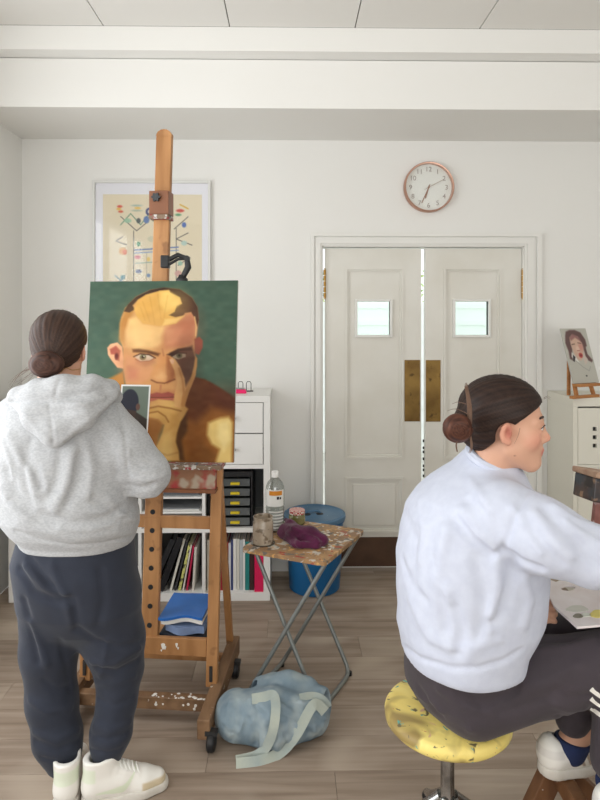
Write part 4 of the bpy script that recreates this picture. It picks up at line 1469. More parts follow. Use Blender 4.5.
# ================================================================== folding table
TZ = 0.62
cL, cF, cR = WZ(240.5, 548, TZ), WZ(325, 562.5, TZ), WZ(368, 530, TZ)
e1 = (cF - cL); e2 = (cR - cF)
e2 = e2 - 0.35 * e1 * (e1 @ e2) / (e1 @ e1)
cR = cF + e2; cB = cL + e2
tc = (cL + cF + cR + cB) / 4
tb = thing('folding_table', 'small folding table with paint-stained top and grey tube legs', 'table', (tc[0], tc[1], 0))
n1, n2 = e1 / np.linalg.norm(e1), e2 / np.linalg.norm(e2)
m_ttop = mat('stained_tabletop', (186, 146, 100), 0.5, c2=(150, 116, 84), scale=9, lo=0.4, hi=0.6,
             c3=[((206, 198, 186), 22, 0.58, 0.63), ((112, 104, 96), 30, 0.60, 0.66), ((168, 96, 72), 14, 0.72, 0.76), ((214, 168, 104), 34, 0.60, 0.66), ((120, 140, 142), 48, 0.66, 0.70)], dist=0.6)
m_tube = mat('grey_steel_tube', (134, 138, 136), 0.4, 0.55)


def rounded(corners, r, n=5):
    out = []
    k = len(corners)
    for i in range(k):
        p, a, b = corners[i], corners[i - 1], corners[(i + 1) % k]
        u, v = (a - p) / np.linalg.norm(a - p), (b - p) / np.linalg.norm(b - p)
        for t in np.linspace(0, 1, n):
            s0, s1 = p + u * r, p + v * r
            out.append((1 - t) ** 2 * s0 + 2 * t * (1 - t) * p + t * t * s1)
    return out


tp = MB().prism(rounded([cL, cF, cR, cB], 0.028), (0, 0, -0.018)).build('table_top', m_ttop, tb, bevel=0.002)
# red paint streak and pale blobs along the front edge
sp = MB()
rr = random.Random(21)
for k in range(46):
    if k % 3 or k >= 34:
        continue
    if k < 22:
        t = rr.uniform(0.35, 1.0); off = rr.uniform(0.008, 0.03) ; p = cL + e1 * t + n2 * off
    elif k < 34:
        t = rr.uniform(0.1, 0.5); p = cF + e2 * t - n1 * rr.uniform(0.01, 0.035)
    else:
        p = cF + e2 * rr.uniform(0.45, 0.75) - n1 * rr.uniform(0.05, 0.13)
    a = rr.uniform(0.003, 0.012); b = rr.uniform(0.002, 0.005)
    poly = [p + n1 * a * math.cos(q) * (1 + 0.3 * math.sin(3 * q + k)) + n2 * b * math.sin(q) + UP * 0.0004 for q in np.linspace(0, 2 * math.pi, 9, endpoint=False)]
    (sp if k < 34 else sp).prism(poly, (0, 0, 0.0009))
sp.build('red_paint_streak', mat('red_paint', (176, 62, 50), 0.5), tp)
sp = MB()
for k in range(26):
    p = cF + e2 * rr.uniform(0.3, 0.85) - n1 * rr.uniform(0.03, 0.16)
    a = rr.uniform(0.003, 0.010); b = rr.uniform(0.002, 0.006)
    sp.prism([p + n1 * a * math.cos(q) + n2 * b * math.sin(q) * (1 + 0.3 * math.sin(2 * q + k)) + UP * 0.0004 for q in np.linspace(0, 2 * math.pi, 9, endpoint=False)], (0, 0, 0.0011))
sp.build('white_paint_blob', m_fleck, tp)
zt_ = TZ - 0.026
ins = 0.045


def foot(px, py):
    return WZ(px, py, 0.009)


def uframe(t0, t1, f0, f1):
    d = (f1 - f0) / np.linalg.norm(f1 - f0)
    pts = [t0]
    for (f_, a, b) in ((f0, t0, f1), (f1, f0, t1)):
        u = (a - f_) / np.linalg.norm(a - f_); v = (b - f_) / np.linalg.norm(b - f_)
        for t in np.linspace(0, 1, 6):
            pts.append((1 - t) ** 2 * (f_ + u * 0.05) + 2 * t * (1 - t) * f_ + t * t * (f_ + v * 0.05))
    pts.append(t1)
    return pts


tF, tR = cF - n1 * 0.02 + n2 * ins, cR - n1 * 0.02 - n2 * ins
tL, tB = cL + n1 * 0.035 + n2 * (ins + 0.014), cB + n1 * 0.035 - n2 * (ins + 0.014)
for p in (tF, tR, tL, tB):
    p[2] = zt_
fa_ = foot(241, 705)
fb_ = fa_ + (tR - tF)
fc_ = foot(350, 673)
fd_ = fc_ - (tB - tL)
MB().tube(uframe(tF, tR, fa_, fb_), 0.009, 12).build('leg_frame', m_tube, tb, smooth=True)
MB().tube(uframe(tL, tB, fd_, fc_), 0.009, 12).build('leg_frame', m_tube, tb, smooth=True)
MB().tube([tF + UP * 0.002, tR + UP * 0.002], 0.008, 10).build('top_bracket', m_tube, tb, smooth=True)
MB().tube([tL + UP * 0.002, tB + UP * 0.002], 0.008, 10).build('top_bracket', m_tube, tb, smooth=True)
for f_ in (fa_, fb_, fc_, fd_):
    MB().lathe((f_[0] * 0.985 + tc[0] * 0.015, f_[1] * 0.985 + tc[1] * 0.015, 0.0), [(0.011, 0.0), (0.011, 0.016)], 12).build('foot_cap', m_black, tb, smooth=True)

# bottle of clear spirit
bp = WZ(275, 530, TZ)
bo = thing('plastic_bottle', 'clear plastic bottle with white cap and label on the table', 'bottle', bp)
prof = [(0.036, 0.0), (0.042, 0.004), (0.043, 0.012)]
for k in range(7):
    z = 0.02 + k * 0.014
    prof += [(0.0425, z), (0.0405, z + 0.006), (0.0425, z + 0.012)]
prof += [(0.0425, 0.125), (0.0425, 0.185), (0.041, 0.200), (0.034, 0.218), (0.022, 0.232), (0.0145, 0.240), (0.0145, 0.248)]
m_pet = glass('clear_pet', (226, 230, 228), 0.16)
MB().lathe(bp, prof, 28).build('bottle_body', m_pet, bo, smooth=True)
MB().lathe(bp + UP * 0.242, [(0.0165, 0), (0.0165, 0.022), (0.015, 0.026)], 20).build('cap', mat('white_cap', (238, 238, 236), 0.4), bo, smooth=True)
MB().lathe(bp, [(0.034, 0.006), (0.039, 0.008), (0.039, 0.100), (0.001, 0.1005)], 28).build('liquid', mat('clear_liquid', (206, 208, 204), 0.2, c2=(190, 192, 188), scale=20), bo, smooth=True)


def curved_label(c, r, a0, a1, z0, z1, n=14):
    f_, v_ = [], []
    for i in range(n + 1):
        a = math.radians(a0 + (a1 - a0) * i / n)
        for z in (z0, z1):
            v_.append(c + np.array([r * math.cos(a), r * math.sin(a), z]))
    for i in range(n):
        f_.append((2 * i, 2 * i + 2, 2 * i + 3, 2 * i + 1))
    return MB().raw(v_, f_)


lab = curved_label(bp, 0.0434, 200, 335, 0.118, 0.192).build('label', mat('label_paper', (232, 232, 228), 0.6), bo, smooth=True)
curved_label(bp, 0.0438, 235, 318, 0.168, 0.188).build('orange_band', mat('label_orange', (214, 138, 40), 0.5), lab, smooth=True)
m_ink = mat('print_ink', (40, 40, 44), 0.6)
curved_label(bp, 0.0438, 282, 296, 0.150, 0.163).build('printed_mark', m_ink, lab)
curved_label(bp, 0.0438, 299, 310, 0.150, 0.160).build('printed_mark', m_ink, lab)
for k in range(6):
    curved_label(bp, 0.0434, 230, 330, 0.020 + 0.014 * k, 0.027 + 0.014 * k).build('printed_strip', mat('label_paper', (232, 232, 228)), lab, smooth=True)

# murky jar
jp = WZ(263, 543, TZ)
mj = thing('rinsing_jar', 'murky glass jar of grey-brown rinsing water on the table', 'jar', jp)
MB().lathe(jp, [(0.040, 0), (0.044, 0.004), (0.044, 0.090), (0.041, 0.097), (0.041, 0.112), (0.043, 0.114), (0.040, 0.116), (0.038, 0.112), (0.038, 0.098)], 28) \
    .build('jar_glass', mat('dirty_glass', (156, 140, 120), 0.25, c2=(176, 162, 144), scale=22, c3=[((120, 104, 86), 30, 0.58, 0.66)], coat=0.6), mj, smooth=True)
MB().lathe(jp, [(0.036, 0.090), (0.0375, 0.095)], 24).build('rinse_water', mat('rinse_water', (128, 112, 92), 0.15), mj, smooth=True)
MB().lathe(jp, [(0.046, 0.0), (0.052, 0.001), (0.052, 0.004), (0.046, 0.004)], 28).build('base_rim', glass('clear_rim', (214, 216, 212), 0.2), mj, smooth=True)

# small jar with gingham lid
gp = WZ(297, 523, TZ)
gj = thing('preserve_jar', 'small olive jar with red gingham lid on the table', 'jar', gp)
MB().lathe(gp, [(0.034, 0), (0.038, 0.004), (0.039, 0.030), (0.036, 0.042), (0.033, 0.047)], 28).build('jar_glass', mat('olive_glass', (116, 112, 66), 0.15, c2=(134, 130, 84), scale=18, coat=0.7), gj, smooth=True)
lidm = bpy.data.materials.new('gingham_lid'); lidm.use_nodes = True
N_, L_ = lidm.node_tree.nodes, lidm.node_tree.links
ch = N_.new('ShaderNodeTexChecker'); ch.inputs['Scale'].default_value = 115
ch.inputs['Color1'].default_value = lin((186, 50, 52)); ch.inputs['Color2'].default_value = lin((232, 218, 206))
tcn = N_.new('ShaderNodeTexCoord'); L_.new(tcn.outputs['Object'], ch.inputs['Vector']); L_.new(ch.outputs[0], N_['Principled BSDF'].inputs['Base Color'])
MB().lathe(gp, [(0.036, 0.046), (0.037, 0.047), (0.037, 0.062), (0.035, 0.064)], 28).build('lid', lidm, gj, smooth=True)

# purple cloth
fd = Field(WZ(300, 545, TZ) - (0.2, 0.22, 0.02), WZ(300, 545, TZ) + (0.22, 0.22, 0.14), 0.0045)
q = lambda px, py, z=0.0: WZ(px, py, TZ) + UP * z
fd.chain([q(284, 536, 0.03), q(296, 541, 0.03), q(310, 543, 0.03), q(322, 545, 0.022)], [0.024, 0.036, 0.038, 0.026], k=0.02)
fd.chain([q(298, 538, 0.03), q(291, 534, 0.045), q(286, 531, 0.050)], [0.026, 0.018, 0.010], k=0.02)
fd.chain([q(280, 537, 0.016), q(290, 541, 0.016), q(296, 548, 0.012)], [0.014, 0.020, 0.014], k=0.015)
fd.chain([q(300, 548, 0.014), q(316, 548, 0.016), q(326, 543, 0.014)], [0.016, 0.018, 0.012], k=0.02)
for (a, b, am) in (((290, 530, 0.07), (306, 544, 0.05), -0.007), ((296, 531, 0.06), (316, 541, 0.05), 0.006), ((288, 538, 0.045), (300, 547, 0.03), -0.007), ((306, 539, 0.06), (322, 545, 0.035), -0.005), ((284, 533, 0.04), (296, 541, 0.05), 0.005)):
    fd.crease([q(*a), q(*b)], 0.008, am)
fd.folds([([(288, 528), (296, 534), (306, 540), (316, 542)], 0.007, -0.011), ([(292, 527), (304, 533), (318, 538)], 0.006, 0.008), ([(284, 534), (292, 540), (296, 548)], 0.006, -0.010), ([(280, 537), (288, 543), (300, 546)], 0.006, 0.007),
          ([(300, 532), (312, 534), (324, 541)], 0.006, -0.008), ([(302, 546), (314, 545), (326, 546)], 0.006, -0.008), ([(296, 538), (300, 546), (304, 549)], 0.006, 0.006)])
fd.cut((0, 0, TZ + 0.0008), (0, 0, -1))
v, qd = fd.mesh(1)
pu = np_mesh('painting_rag', v, qd, mat('purple_cloth', (92, 22, 66), 0.85, c2=(72, 14, 50), scale=14, bump=0.25, bscale=160, sheen=0.2), None)
tag(pu, 'crumpled purple rag lying on the stained folding table', 'cloth')

# ------------------------------------------------------------------ blue bin
bc = A(314.5, 513, 3.66)
bc[2] = 0
bn = thing('plastic_bin', 'round blue plastic bin with lid behind the folding table', 'bin', bc)
m_bin = mat('blue_plastic', (22, 98, 150), 0.35, c2=(18, 88, 138), scale=3)
m_lid = mat('grey_blue_lid', (78, 116, 148), 0.4, c2=(90, 126, 156), scale=6, c3=[((150, 170, 184), 60, 0.70, 0.74)])
hb_ = 0.425
MB().lathe(bc, [(0.142, 0.0), (0.148, 0.006), (0.170, hb_ - 0.03), (0.178, hb_ - 0.028), (0.178, hb_ - 0.004), (0.170, hb_ - 0.004)], 40).build('bin_body', m_bin, bn, smooth=True)
ld = MB().lathe(bc, [(0.182, hb_ - 0.016), (0.184, hb_ - 0.004), (0.182, hb_ + 0.008), (0.168, hb_ + 0.012), (0.160, hb_ + 0.006), (0.06, hb_ + 0.010), (0.001, hb_ + 0.010)], 40).build('lid', m_lid, bn, smooth=True)
MB().lathe(bc + (-0.045, -0.03, hb_ + 0.0105), [(0.022, 0), (0.020, 0.002)], 16).lathe(bc + (0.03, -0.02, hb_ + 0.0105), [(0.022, 0), (0.020, 0.002)], 16).build('lid_dimple', m_black, ld)
MB().tube([bc + (-0.05, -0.01, hb_ + 0.010), bc + (-0.04, -0.01, hb_ + 0.022), bc + (0.025, 0.0, hb_ + 0.022), bc + (0.035, 0.0, hb_ + 0.010)], 0.007, 8).build('lid_handle', m_lid, ld, smooth=True)

# ------------------------------------------------------------------ denim tote bag
B0 = np.array([-0.13, 2.36, 0.0])
fd = Field(B0 + (-0.26, -0.22, -0.02), B0 + (0.32, 0.28, 0.28), 0.005)
bag_l, bag_m, bag_r = A(238, 732, 2.34), A(275, 730, 2.33), A(308, 728, 2.36)
for p, z in ((bag_l, 0.078), (bag_m, 0.082), (bag_r, 0.072)):
    p[2] = z
fd.chain([bag_l, bag_m, bag_r], [0.082, 0.094, 0.078], k=0.05)
fd.chain([bag_l + (-0.01, 0.05, -0.01), bag_r + (0.0, 0.05, -0.02)], [0.075, 0.075], k=0.05)
fd.chain([bag_r + (0.0, 0.02, 0.02), bag_r + (0.05, 0.03, 0.045)], [0.055, 0.045], k=0.03)          # gathered mouth
fd.chain([bag_m + (-0.02, 0.10, 0.05), bag_m + (0.05, 0.10, 0.06), bag_r + (0.0, 0.08, 0.06)], [0.05, 0.05, 0.04], k=0.03)
lob = A(262, 688, 2.46)
fd.chain([lob, lob + (0.05, 0.0, 0.004), lob + (0.09, -0.02, -0.02)], [0.044, 0.046, 0.045], k=0.02)
fd.chain([lob + (-0.02, -0.02, 0.002), lob + (-0.07, -0.06, 0.01)], [0.034, 0.024], k=0.004, mode='s')
fd.chain([bag_r + (0.05, 0.015, 0.05), bag_r + (0.11, 0.02, 0.055)], [0.024, 0.034], k=0.006, mode='s')
rr = random.Random(4)
for k in range(15):
    x = rr.uniform(-0.10, 0.16); a = rr.uniform(-0.05, 0.05)
    p = bag_m + (x - 0.02, -0.09 + rr.uniform(-0.01, 0.03), rr.uniform(-0.02, 0.07))
    fd.crease([p, p + np.array([a + 0.02, 0.015, -0.045 - rr.uniform(0, 0.05)])], 0.012, rr.choice([-0.006, -0.005, 0.005]))
for (a, b, am) in (((285, 694), (312, 712), -0.010), ((292, 700), (318, 704), 0.009), ((283, 712), (322, 722), -0.008), ((300, 724), (320, 742), -0.007), ((280, 738), (300, 752), 0.006)):
    fd.crease([A(a[0], a[1], 2.30), A(b[0], b[1], 2.33)], 0.014, am)
rb_ = random.Random(17)
FB = []
for k in range(46):
    x, y_ = rb_.uniform(218, 322), rb_.uniform(700, 752)
    L, a = rb_.uniform(6, 18), rb_.uniform(0.7, 2.0)
    FB.append(([(x, y_), (x + L * math.cos(a) * 0.5 + rb_.uniform(-3, 3), y_ + L * 0.5), (x + L * math.cos(a), y_ + L * math.sin(a))], rb_.uniform(0.005, 0.010), rb_.choice([-0.008, -0.006, 0.006, 0.007])))
fd.folds(FB)
fd.folds([([(285, 700), (296, 708), (312, 712)], 0.012, -0.016), ([(282, 712), (300, 720), (322, 722)], 0.010, -0.010), ([(300, 724), (310, 734), (322, 738)], 0.010, -0.010), ([(250, 700), (262, 706), (270, 716)], 0.012, 0.010),
          ([(236, 706), (244, 722), (246, 742)], 0.012, -0.006), ([(222, 720), (232, 736), (234, 752)], 0.012, 0.006), ([(256, 716), (260, 734), (256, 750)], 0.012, -0.008), ([(282, 728), (290, 738), (286, 750)], 0.010, -0.010), ([(266, 690), (276, 698), (292, 700)], 0.010, -0.012)])
fd.cut((0, 0, 0.0015), (0, 0, -1))
v, qd = fd.mesh(1)
bg_ = thing('tote_bag', 'slouched pale blue denim tote bag on the floor by the table', 'bag', B0)
m_denim = mat('washed_denim', (138, 154, 162), 0.9, c2=(98, 120, 136), scale=7, lo=0.35, hi=0.68, c3=[((176, 186, 186), 11, 0.46, 0.78)], bump=0.15, bscale=220)
np_mesh('bag_body', v, qd, m_denim, bg_)
bvh = BVHTree.FromPolygons([tuple(p) for p in v], [tuple(int(i) for i in f) for f in qd])


def hit(b, px, py, lift=0.004, far=None):
    d = FWD + RGT * ((px - CX) / F) + UP * ((CY - py) / F)
    d = d / np.linalg.norm(d)
    loc, nor, idx, dist = b.ray_cast(Vector(CAM), Vector(d))
    if loc is None:
        return A(px, py, far) if far else None
    return np.array(loc) - d * lift


m_strap = mat('strap_denim', (176, 182, 170), 0.9, c2=(158, 168, 164), scale=12, bump=0.15, bscale=220)


def floor_or(px, py):
    p = hit(bvh, px, py, 0.006)
    f_ = WZ(px, py, 0.006)
    return f_ if p is None or p[2] < 0.008 else p


def smooth_path(pts, n=4):
    pts = [np.array(p, float) for p in pts]
    out = []
    for i in range(len(pts) - 1):
        p0, p1, p2, p3 = pts[max(i - 1, 0)], pts[i], pts[i + 1], pts[min(i + 2, len(pts) - 1)]
        for t in np.arange(n) / n:
            out.append(0.5 * ((2 * p1) + (-p0 + p2) * t + (2 * p0 - 5 * p1 + 4 * p2 - p3) * t ** 2 + (-p0 + 3 * p1 - 3 * p2 + p3) * t ** 3))
    out.append(pts[-1])
    return out


h1 = smooth_path([floor_or(*p) for p in ((252, 699), (266, 697), (274, 694), (276, 706), (275, 720), (272, 735), (266, 748), (257, 756), (246, 759), (236, 761))])
h2 = smooth_path([floor_or(*p) for p in ((325, 712), (316, 702), (309, 711), (303, 723), (296, 735), (286, 748), (275, 756), (262, 761), (248, 763), (236, 764))])
def relax(path, n=5):
    P = np.array(path)
    for _ in range(n):
        P[1:-1] = 0.25 * P[:-2] + 0.5 * P[1:-1] + 0.25 * P[2:]
    d = P - CAM
    P = P - d / np.linalg.norm(d, axis=1)[:, None] * 0.006
    P[:, 2] = np.maximum(P[:, 2], 0.004)
    return list(P)


h1, h2 = relax(h1), relax(h2)


def ribbon_sides(path):
    out = []
    for i in range(len(path)):
        t = path[min(i + 1, len(path) - 1)] - path[max(i - 1, 0)]
        view = path[i] - CAM
        s_ = np.cross(t, view)
        s_[2] = s_[2] * 0.9
        out.append(s_ / (np.linalg.norm(s_) + 1e-9))
    return out


MB().strip(h1, ribbon_sides(h1), 0.034, 0.004).build('handle', m_strap, bg_, smooth=True)
MB().strip(h2, ribbon_sides(h2), 0.036, 0.004).build('handle', m_strap, bg_, smooth=True)
h3 = smooth_path([floor_or(*p) for p in ((300, 699), (312, 697), (322, 700), (328, 708))])
MB().strip(h3, ribbon_sides(h3), 0.034, 0.004).build('hem_band', m_strap, bg_, smooth=True)

# ================================================================== painted stool
SZ = 0.45
sc = WZ(447.5, 707, SZ)
st = thing('work_stool', 'round yellow paint-spattered stool with chrome pedestal', 'stool', (sc[0], sc[1], 0))
m_yellow = mat('yellow_stool_paint', (246, 226, 136), 0.5, c2=(234, 210, 118), scale=10,
               c3=[((160, 138, 84), 9, 0.50, 0.66), ((214, 174, 140), 17, 0.62, 0.66), ((96, 170, 160), 27, 0.69, 0.71), ((176, 60, 70), 36, 0.725, 0.74), ((110, 100, 70), 33, 0.64, 0.69)], dist=0.8)
m_chrome = mat('worn_chrome', (190, 190, 188), 0.22, 0.95, c2=(120, 118, 116), scale=14)
rs_ = 0.181
MB().lathe((sc[0], sc[1], 0), [(0.150, SZ - 0.044), (0.170, SZ - 0.042), (rs_, SZ - 0.030), (rs_ + 0.001, SZ - 0.014), (rs_ - 0.005, SZ - 0.004), (rs_ - 0.016, SZ), (0.001, SZ)], 64).build('seat', m_yellow, st, smooth=True)
MB().lathe((sc[0], sc[1], 0), [(0.06, SZ - 0.056), (0.06, SZ - 0.044)], 24).build('seat_plate', m_steel, st)
MB().lathe((sc[0], sc[1], 0), [(0.026, 0.10), (0.028, 0.185), (0.020, 0.21), (0.019, SZ - 0.056)], 24).build('column', m_chrome, st, smooth=True)
MB().lathe((sc[0], sc[1], 0), [(0.0185, 0.30), (0.0198, 0.305), (0.0198, 0.345), (0.0185, 0.35)], 20).build('column_smear', mat('dark_paint_smear', (70, 56, 66), 0.4), st, smooth=True)
for k in range(5):
    a = math.radians(72 * k + 20)
    d = np.array([math.cos(a), math.sin(a), 0])
    c0_ = np.array([sc[0], sc[1], 0])
    pts = [c0_ + d * 0.018 + UP * 0.185, c0_ + d * 0.05 + UP * 0.160, c0_ + d * 0.11 + UP * 0.110, c0_ + d * 0.18 + UP * 0.055, c0_ + d * 0.235 + UP * 0.022]
    lg = MB().tube(smooth_path(pts, 3), [0.020, 0.019, 0.018, 0.017, 0.017, 0.016, 0.016, 0.015, 0.015, 0.014, 0.014, 0.013, 0.012], 12).build('leg', m_chrome, st, smooth=True)
    MB().lathe(c0_ + d * 0.235, [(0.014, 0), (0.016, 0.012), (0.012, 0.024)], 12).build('rubber_foot', m_black, lg, smooth=True)
# ================================================================== people
SKIN = (208, 160, 134)
m_skin = matcol('skin', 0.5, bump=0.03, bscale=220, spec=0.35)
m_hair = matcol('dark_brown_hair', 0.5, bump=0.0, spec=0.22)
m_eye = matcol('eye', 0.15, spec=0.6)


def rotz(a):
    c, s_ = math.cos(a), math.sin(a)
    return np.array([[c, -s_, 0], [s_, c, 0], [0, 0, 1.0]])


def roty(a):
    c, s_ = math.cos(a), math.sin(a)
    return np.array([[c, 0, s_], [0, 1, 0], [-s_, 0, c]])


def rotx(a):
    c, s_ = math.cos(a), math.sin(a)
    return np.array([[1, 0, 0], [0, c, -s_], [0, s_, c]])


class Head:
    """x forward, y to the person's left, z up; origin at eye height"""

    def __init__(s, c, yaw, pitch, scale, roll=0.0):
        s.c = np.array(c, float)
        s.R = rotz(yaw) @ roty(pitch) @ rotx(roll)
        s.s = scale

    def p(s, x, y, z):
        return s.c + s.R @ (np.array([x, y, z]) * s.s)

    def inv(s, v):
        return (v - s.c) @ s.R / s.s

    def add(s, f):
        k = s.s
        E = lambda c, r, kk=0.02, mode='u': f.ell(s.p(*c), np.array(r) * k, s.R, kk, mode)
        C = lambda a, b, ra, rb, kk=0.012, mode='u', flat=None: f.cone(s.p(*a), s.p(*b), ra * k, rb * k, kk, mode, flat)
        E((-0.016, 0, 0.036), (0.096, 0.074, 0.079))
        E((0.026, 0, -0.026), (0.056, 0.060, 0.082), 0.03)
        for y in (-1, 1):
            C((0.0, y * 0.050, -0.058), (0.058, y * 0.016, -0.098), 0.019, 0.015, 0.03)
            E((0.048, y * 0.040, -0.026), (0.026, 0.024, 0.026), 0.025)
            C((0.077, y * 0.012, 0.020), (0.066, y * 0.046, 0.018), 0.010, 0.009, 0.014)
        C((0.058, 0.016, -0.098), (0.058, -0.016, -0.098), 0.015, 0.015, 0.02)
        E((0.069, 0, -0.095), (0.016, 0.018, 0.014), 0.015)
        # nose
        E((0.052, 0, -0.056), (0.034, 0.032, 0.036), 0.02)
        C((0.079, 0, 0.012), (0.094, 0, -0.026), 0.0080, 0.0095, 0.014)
        E((0.0985, 0, -0.031), (0.0095, 0.0095, 0.0085), 0.010)
        for y in (-1, 1):
            E((0.089, y * 0.0115, -0.035), (0.010, 0.0065, 0.0075), 0.007)
            f.ell(s.p(0.090, y * 0.031, 0.001), np.array((0.012, 0.017, 0.012)) * k, s.R, 0.012, 's')
            # upper and lower lids
            C((0.080, y * 0.018, 0.004), (0.083, y * 0.031, 0.010), 0.0045, 0.005, 0.004)
            C((0.083, y * 0.031, 0.010), (0.074, y * 0.045, 0.003), 0.005, 0.0045, 0.004)
            C((0.080, y * 0.020, -0.006), (0.079, y * 0.040, -0.008), 0.0045, 0.0045, 0.006)
        # mouth
        f.cone(s.p(0.092, 0.018, -0.0655), s.p(0.092, -0.018, -0.0655), 0.003 * k, 0.003 * k, 0.005, 's')
        C((0.077, 0.020, -0.064), (0.0855, 0.005, -0.0605), 0.0040, 0.0058, 0.006)
        C((0.077, -0.020, -0.064), (0.0855, -0.005, -0.0605), 0.0040, 0.0058, 0.006)
        C((0.0855, 0.005, -0.0605), (0.0855, -0.005, -0.0605), 0.0058, 0.0058, 0.005)
        C((0.074, 0.018, -0.069), (0.0815, 0.0, -0.0715), 0.0045, 0.0068, 0.006)
        C((0.074, -0.018, -0.069), (0.0815, 0.0, -0.0715), 0.0045, 0.0068, 0.006)
        # ears
        for y in (-1, 1):
            Re = s.R @ rotz(-y * 0.35) @ roty(0.18)
            f.ell(s.p(-0.010, y * 0.079, -0.010), np.array((0.0165, 0.008, 0.028)) * k, Re, 0.005)
            f.ell(s.p(-0.004, y * 0.0885, -0.008), np.array((0.0095, 0.010, 0.018)) * k, Re, 0.003, 's')
            f.ell(s.p(0.000, y * 0.079, -0.012), np.array((0.006, 0.005, 0.008)) * k, Re, 0.004)
            f.ell(s.p(-0.003, y * 0.077, -0.034), np.array((0.009, 0.006, 0.010)) * k, Re, 0.006)

    def colour(s, v, base=SKIN):
        L = s.inv(v)
        col = np.tile(nlin(base), (len(v), 1))

        def blob(c, r, cc, amt):
            d = np.sqrt((((L - np.array(c)) / np.array(r)) ** 2).sum(1))
            a = amt * np.clip(1.4 - d, 0, 1)
            col[:] = col + (nlin(cc) - col) * a[:, None]
        for y in (-1, 1):
            blob((0.062, y * 0.045, -0.030), (0.03, 0.028, 0.024), (224, 142, 122), 0.45)
            blob((-0.008, y * 0.080, -0.010), (0.024, 0.016, 0.036), (214, 132, 112), 0.5)
            blob((-0.004, y * 0.082, -0.008), (0.009, 0.008, 0.016), (160, 84, 70), 0.8)
            blob((0.088, y * 0.031, 0.002), (0.016, 0.022, 0.014), (176, 122, 102), 0.6)
        blob((0.101, 0, -0.032), (0.014, 0.016, 0.014), (224, 142, 122), 0.45)
        blob((0.088, 0, -0.0655), (0.013, 0.021, 0.0105), (196, 104, 98), 1.0)
        blob((0.014, -0.067, -0.068), (0.0022, 0.008, 0.0022), (110, 66, 54), 1.0)
        return col

    def extras(s, root):
        for y in (-1, 1):
            c = s.p(0.0735, y * 0.0315, 0.001)
            bm = bmesh.new()
            bmesh.ops.create_uvsphere(bm, u_segments=20, v_segments=14, radius=0.0122 * s.s)
            me = bpy.data.meshes.new('eye')
            bm.to_mesh(me); bm.free()
            V = np.array([tuple(x.co) for x in me.vertices])
            fwd = s.R @ np.array([1, 0, 0])
            ca = (V @ fwd) / (0.0122 * s.s)
            col = np.where((ca > 0.965)[:, None], nlin((18, 14, 12)), np.where((ca > 0.82)[:, None], nlin((74, 56, 38)), nlin((222, 216, 210))))
            me.vertices.foreach_set('co', (V + c - OFF[root.name]).astype(np.float32).ravel())
            at = me.color_attributes.new('Col', 'FLOAT_COLOR', 'POINT')
            at.data.foreach_set('color', np.hstack([col, np.ones((len(V), 1))]).astype(np.float32).ravel())
            me.polygons.foreach_set('use_smooth', [True] * len(me.polygons))
            link('eye', me, m_eye, root)
            MB().tube([s.p(0.084, y * 0.014, 0.021), s.p(0.0835, y * 0.028, 0.027), s.p(0.076, y * 0.042, 0.026), s.p(0.066, y * 0.052, 0.020)], [0.002 * s.s, 0.0032 * s.s, 0.003 * s.s, 0.0012 * s.s], 8).build('eyebrow', mat('brow_hair', (54, 38, 32), 0.7), root, smooth=True)
            MB().tube([s.p(0.083, y * 0.019, 0.004), s.p(0.088, y * 0.031, 0.0065), s.p(0.078, y * 0.046, 0.000)], [0.001 * s.s, 0.0018 * s.s, 0.001 * s.s], 6).build('eyelashes', mat('brow_hair', (54, 38, 32), 0.7), root, smooth=True)


def hand_shape(f, wrist, d, n, side, curl=0.6, size=1.0, thumb=0.5, k=0.006):
    """d: direction of the fingers, n: back of the hand, side: +1 thumb towards d x n"""
    d = np.array(d, float); d /= np.linalg.norm(d)
    n = np.array(n, float); n = n - d * (n @ d); n /= np.linalg.norm(n)
    t = np.cross(d, n) * side
    w = np.array(wrist, float)
    S = size
    f.cone(w, w + d * 0.03 * S, 0.024 * S, 0.027 * S, 0.01, 'u', (n, 1.5))
    for q in (-0.022, -0.008, 0.007, 0.022):
        f.cone(w + d * 0.02 * S + t * q * 0.6 * S, w + d * 0.082 * S + t * q * 1.15 * S, 0.0135 * S, 0.0115 * S, 0.010)
    for q, L in ((0.026, 0.070), (0.0088, 0.078), (-0.0088, 0.072), (-0.026, 0.056)):
        p = w + d * 0.086 * S + t * q * 1.12 * S
        a = 0.0
        r = 0.0088 * S
        for i, fr in enumerate((0.45, 0.31, 0.24)):
            a += curl * (0.55, 0.75, 0.55)[i]
            v = d * math.cos(a) - n * math.sin(a) + t * q * 1.2
            p2 = p + v / np.linalg.norm(v) * L * fr * S
            f.cone(p, p2, r, r * 0.92, k)
            r *= 0.92
            p = p2
    p = w + d * 0.025 * S + t * 0.024 * S - n * 0.004 * S
    dirs = [d * 0.75 + t * 0.85 - n * 0.25 * thumb, d * 0.95 + t * 0.35 - n * 0.5 * thumb, d * 1.0 + t * 0.05 - n * 0.7 * thumb]
    r = 0.0125 * S
    for v, L in zip(dirs, (0.042, 0.034, 0.027)):
        p2 = p + v / np.linalg.norm(v) * L * S
        f.cone(p, p2, r, r * 0.86, k)
        r *= 0.86
        p = p2


def vnoise(v, sc, seed):
    r = np.random.RandomState(seed)
    out = np.zeros(len(v))
    for _ in range(7):
        w = r.normal(size=3) * sc
        out += np.sin(v @ w + r.rand() * 6.28)
    return out / 7


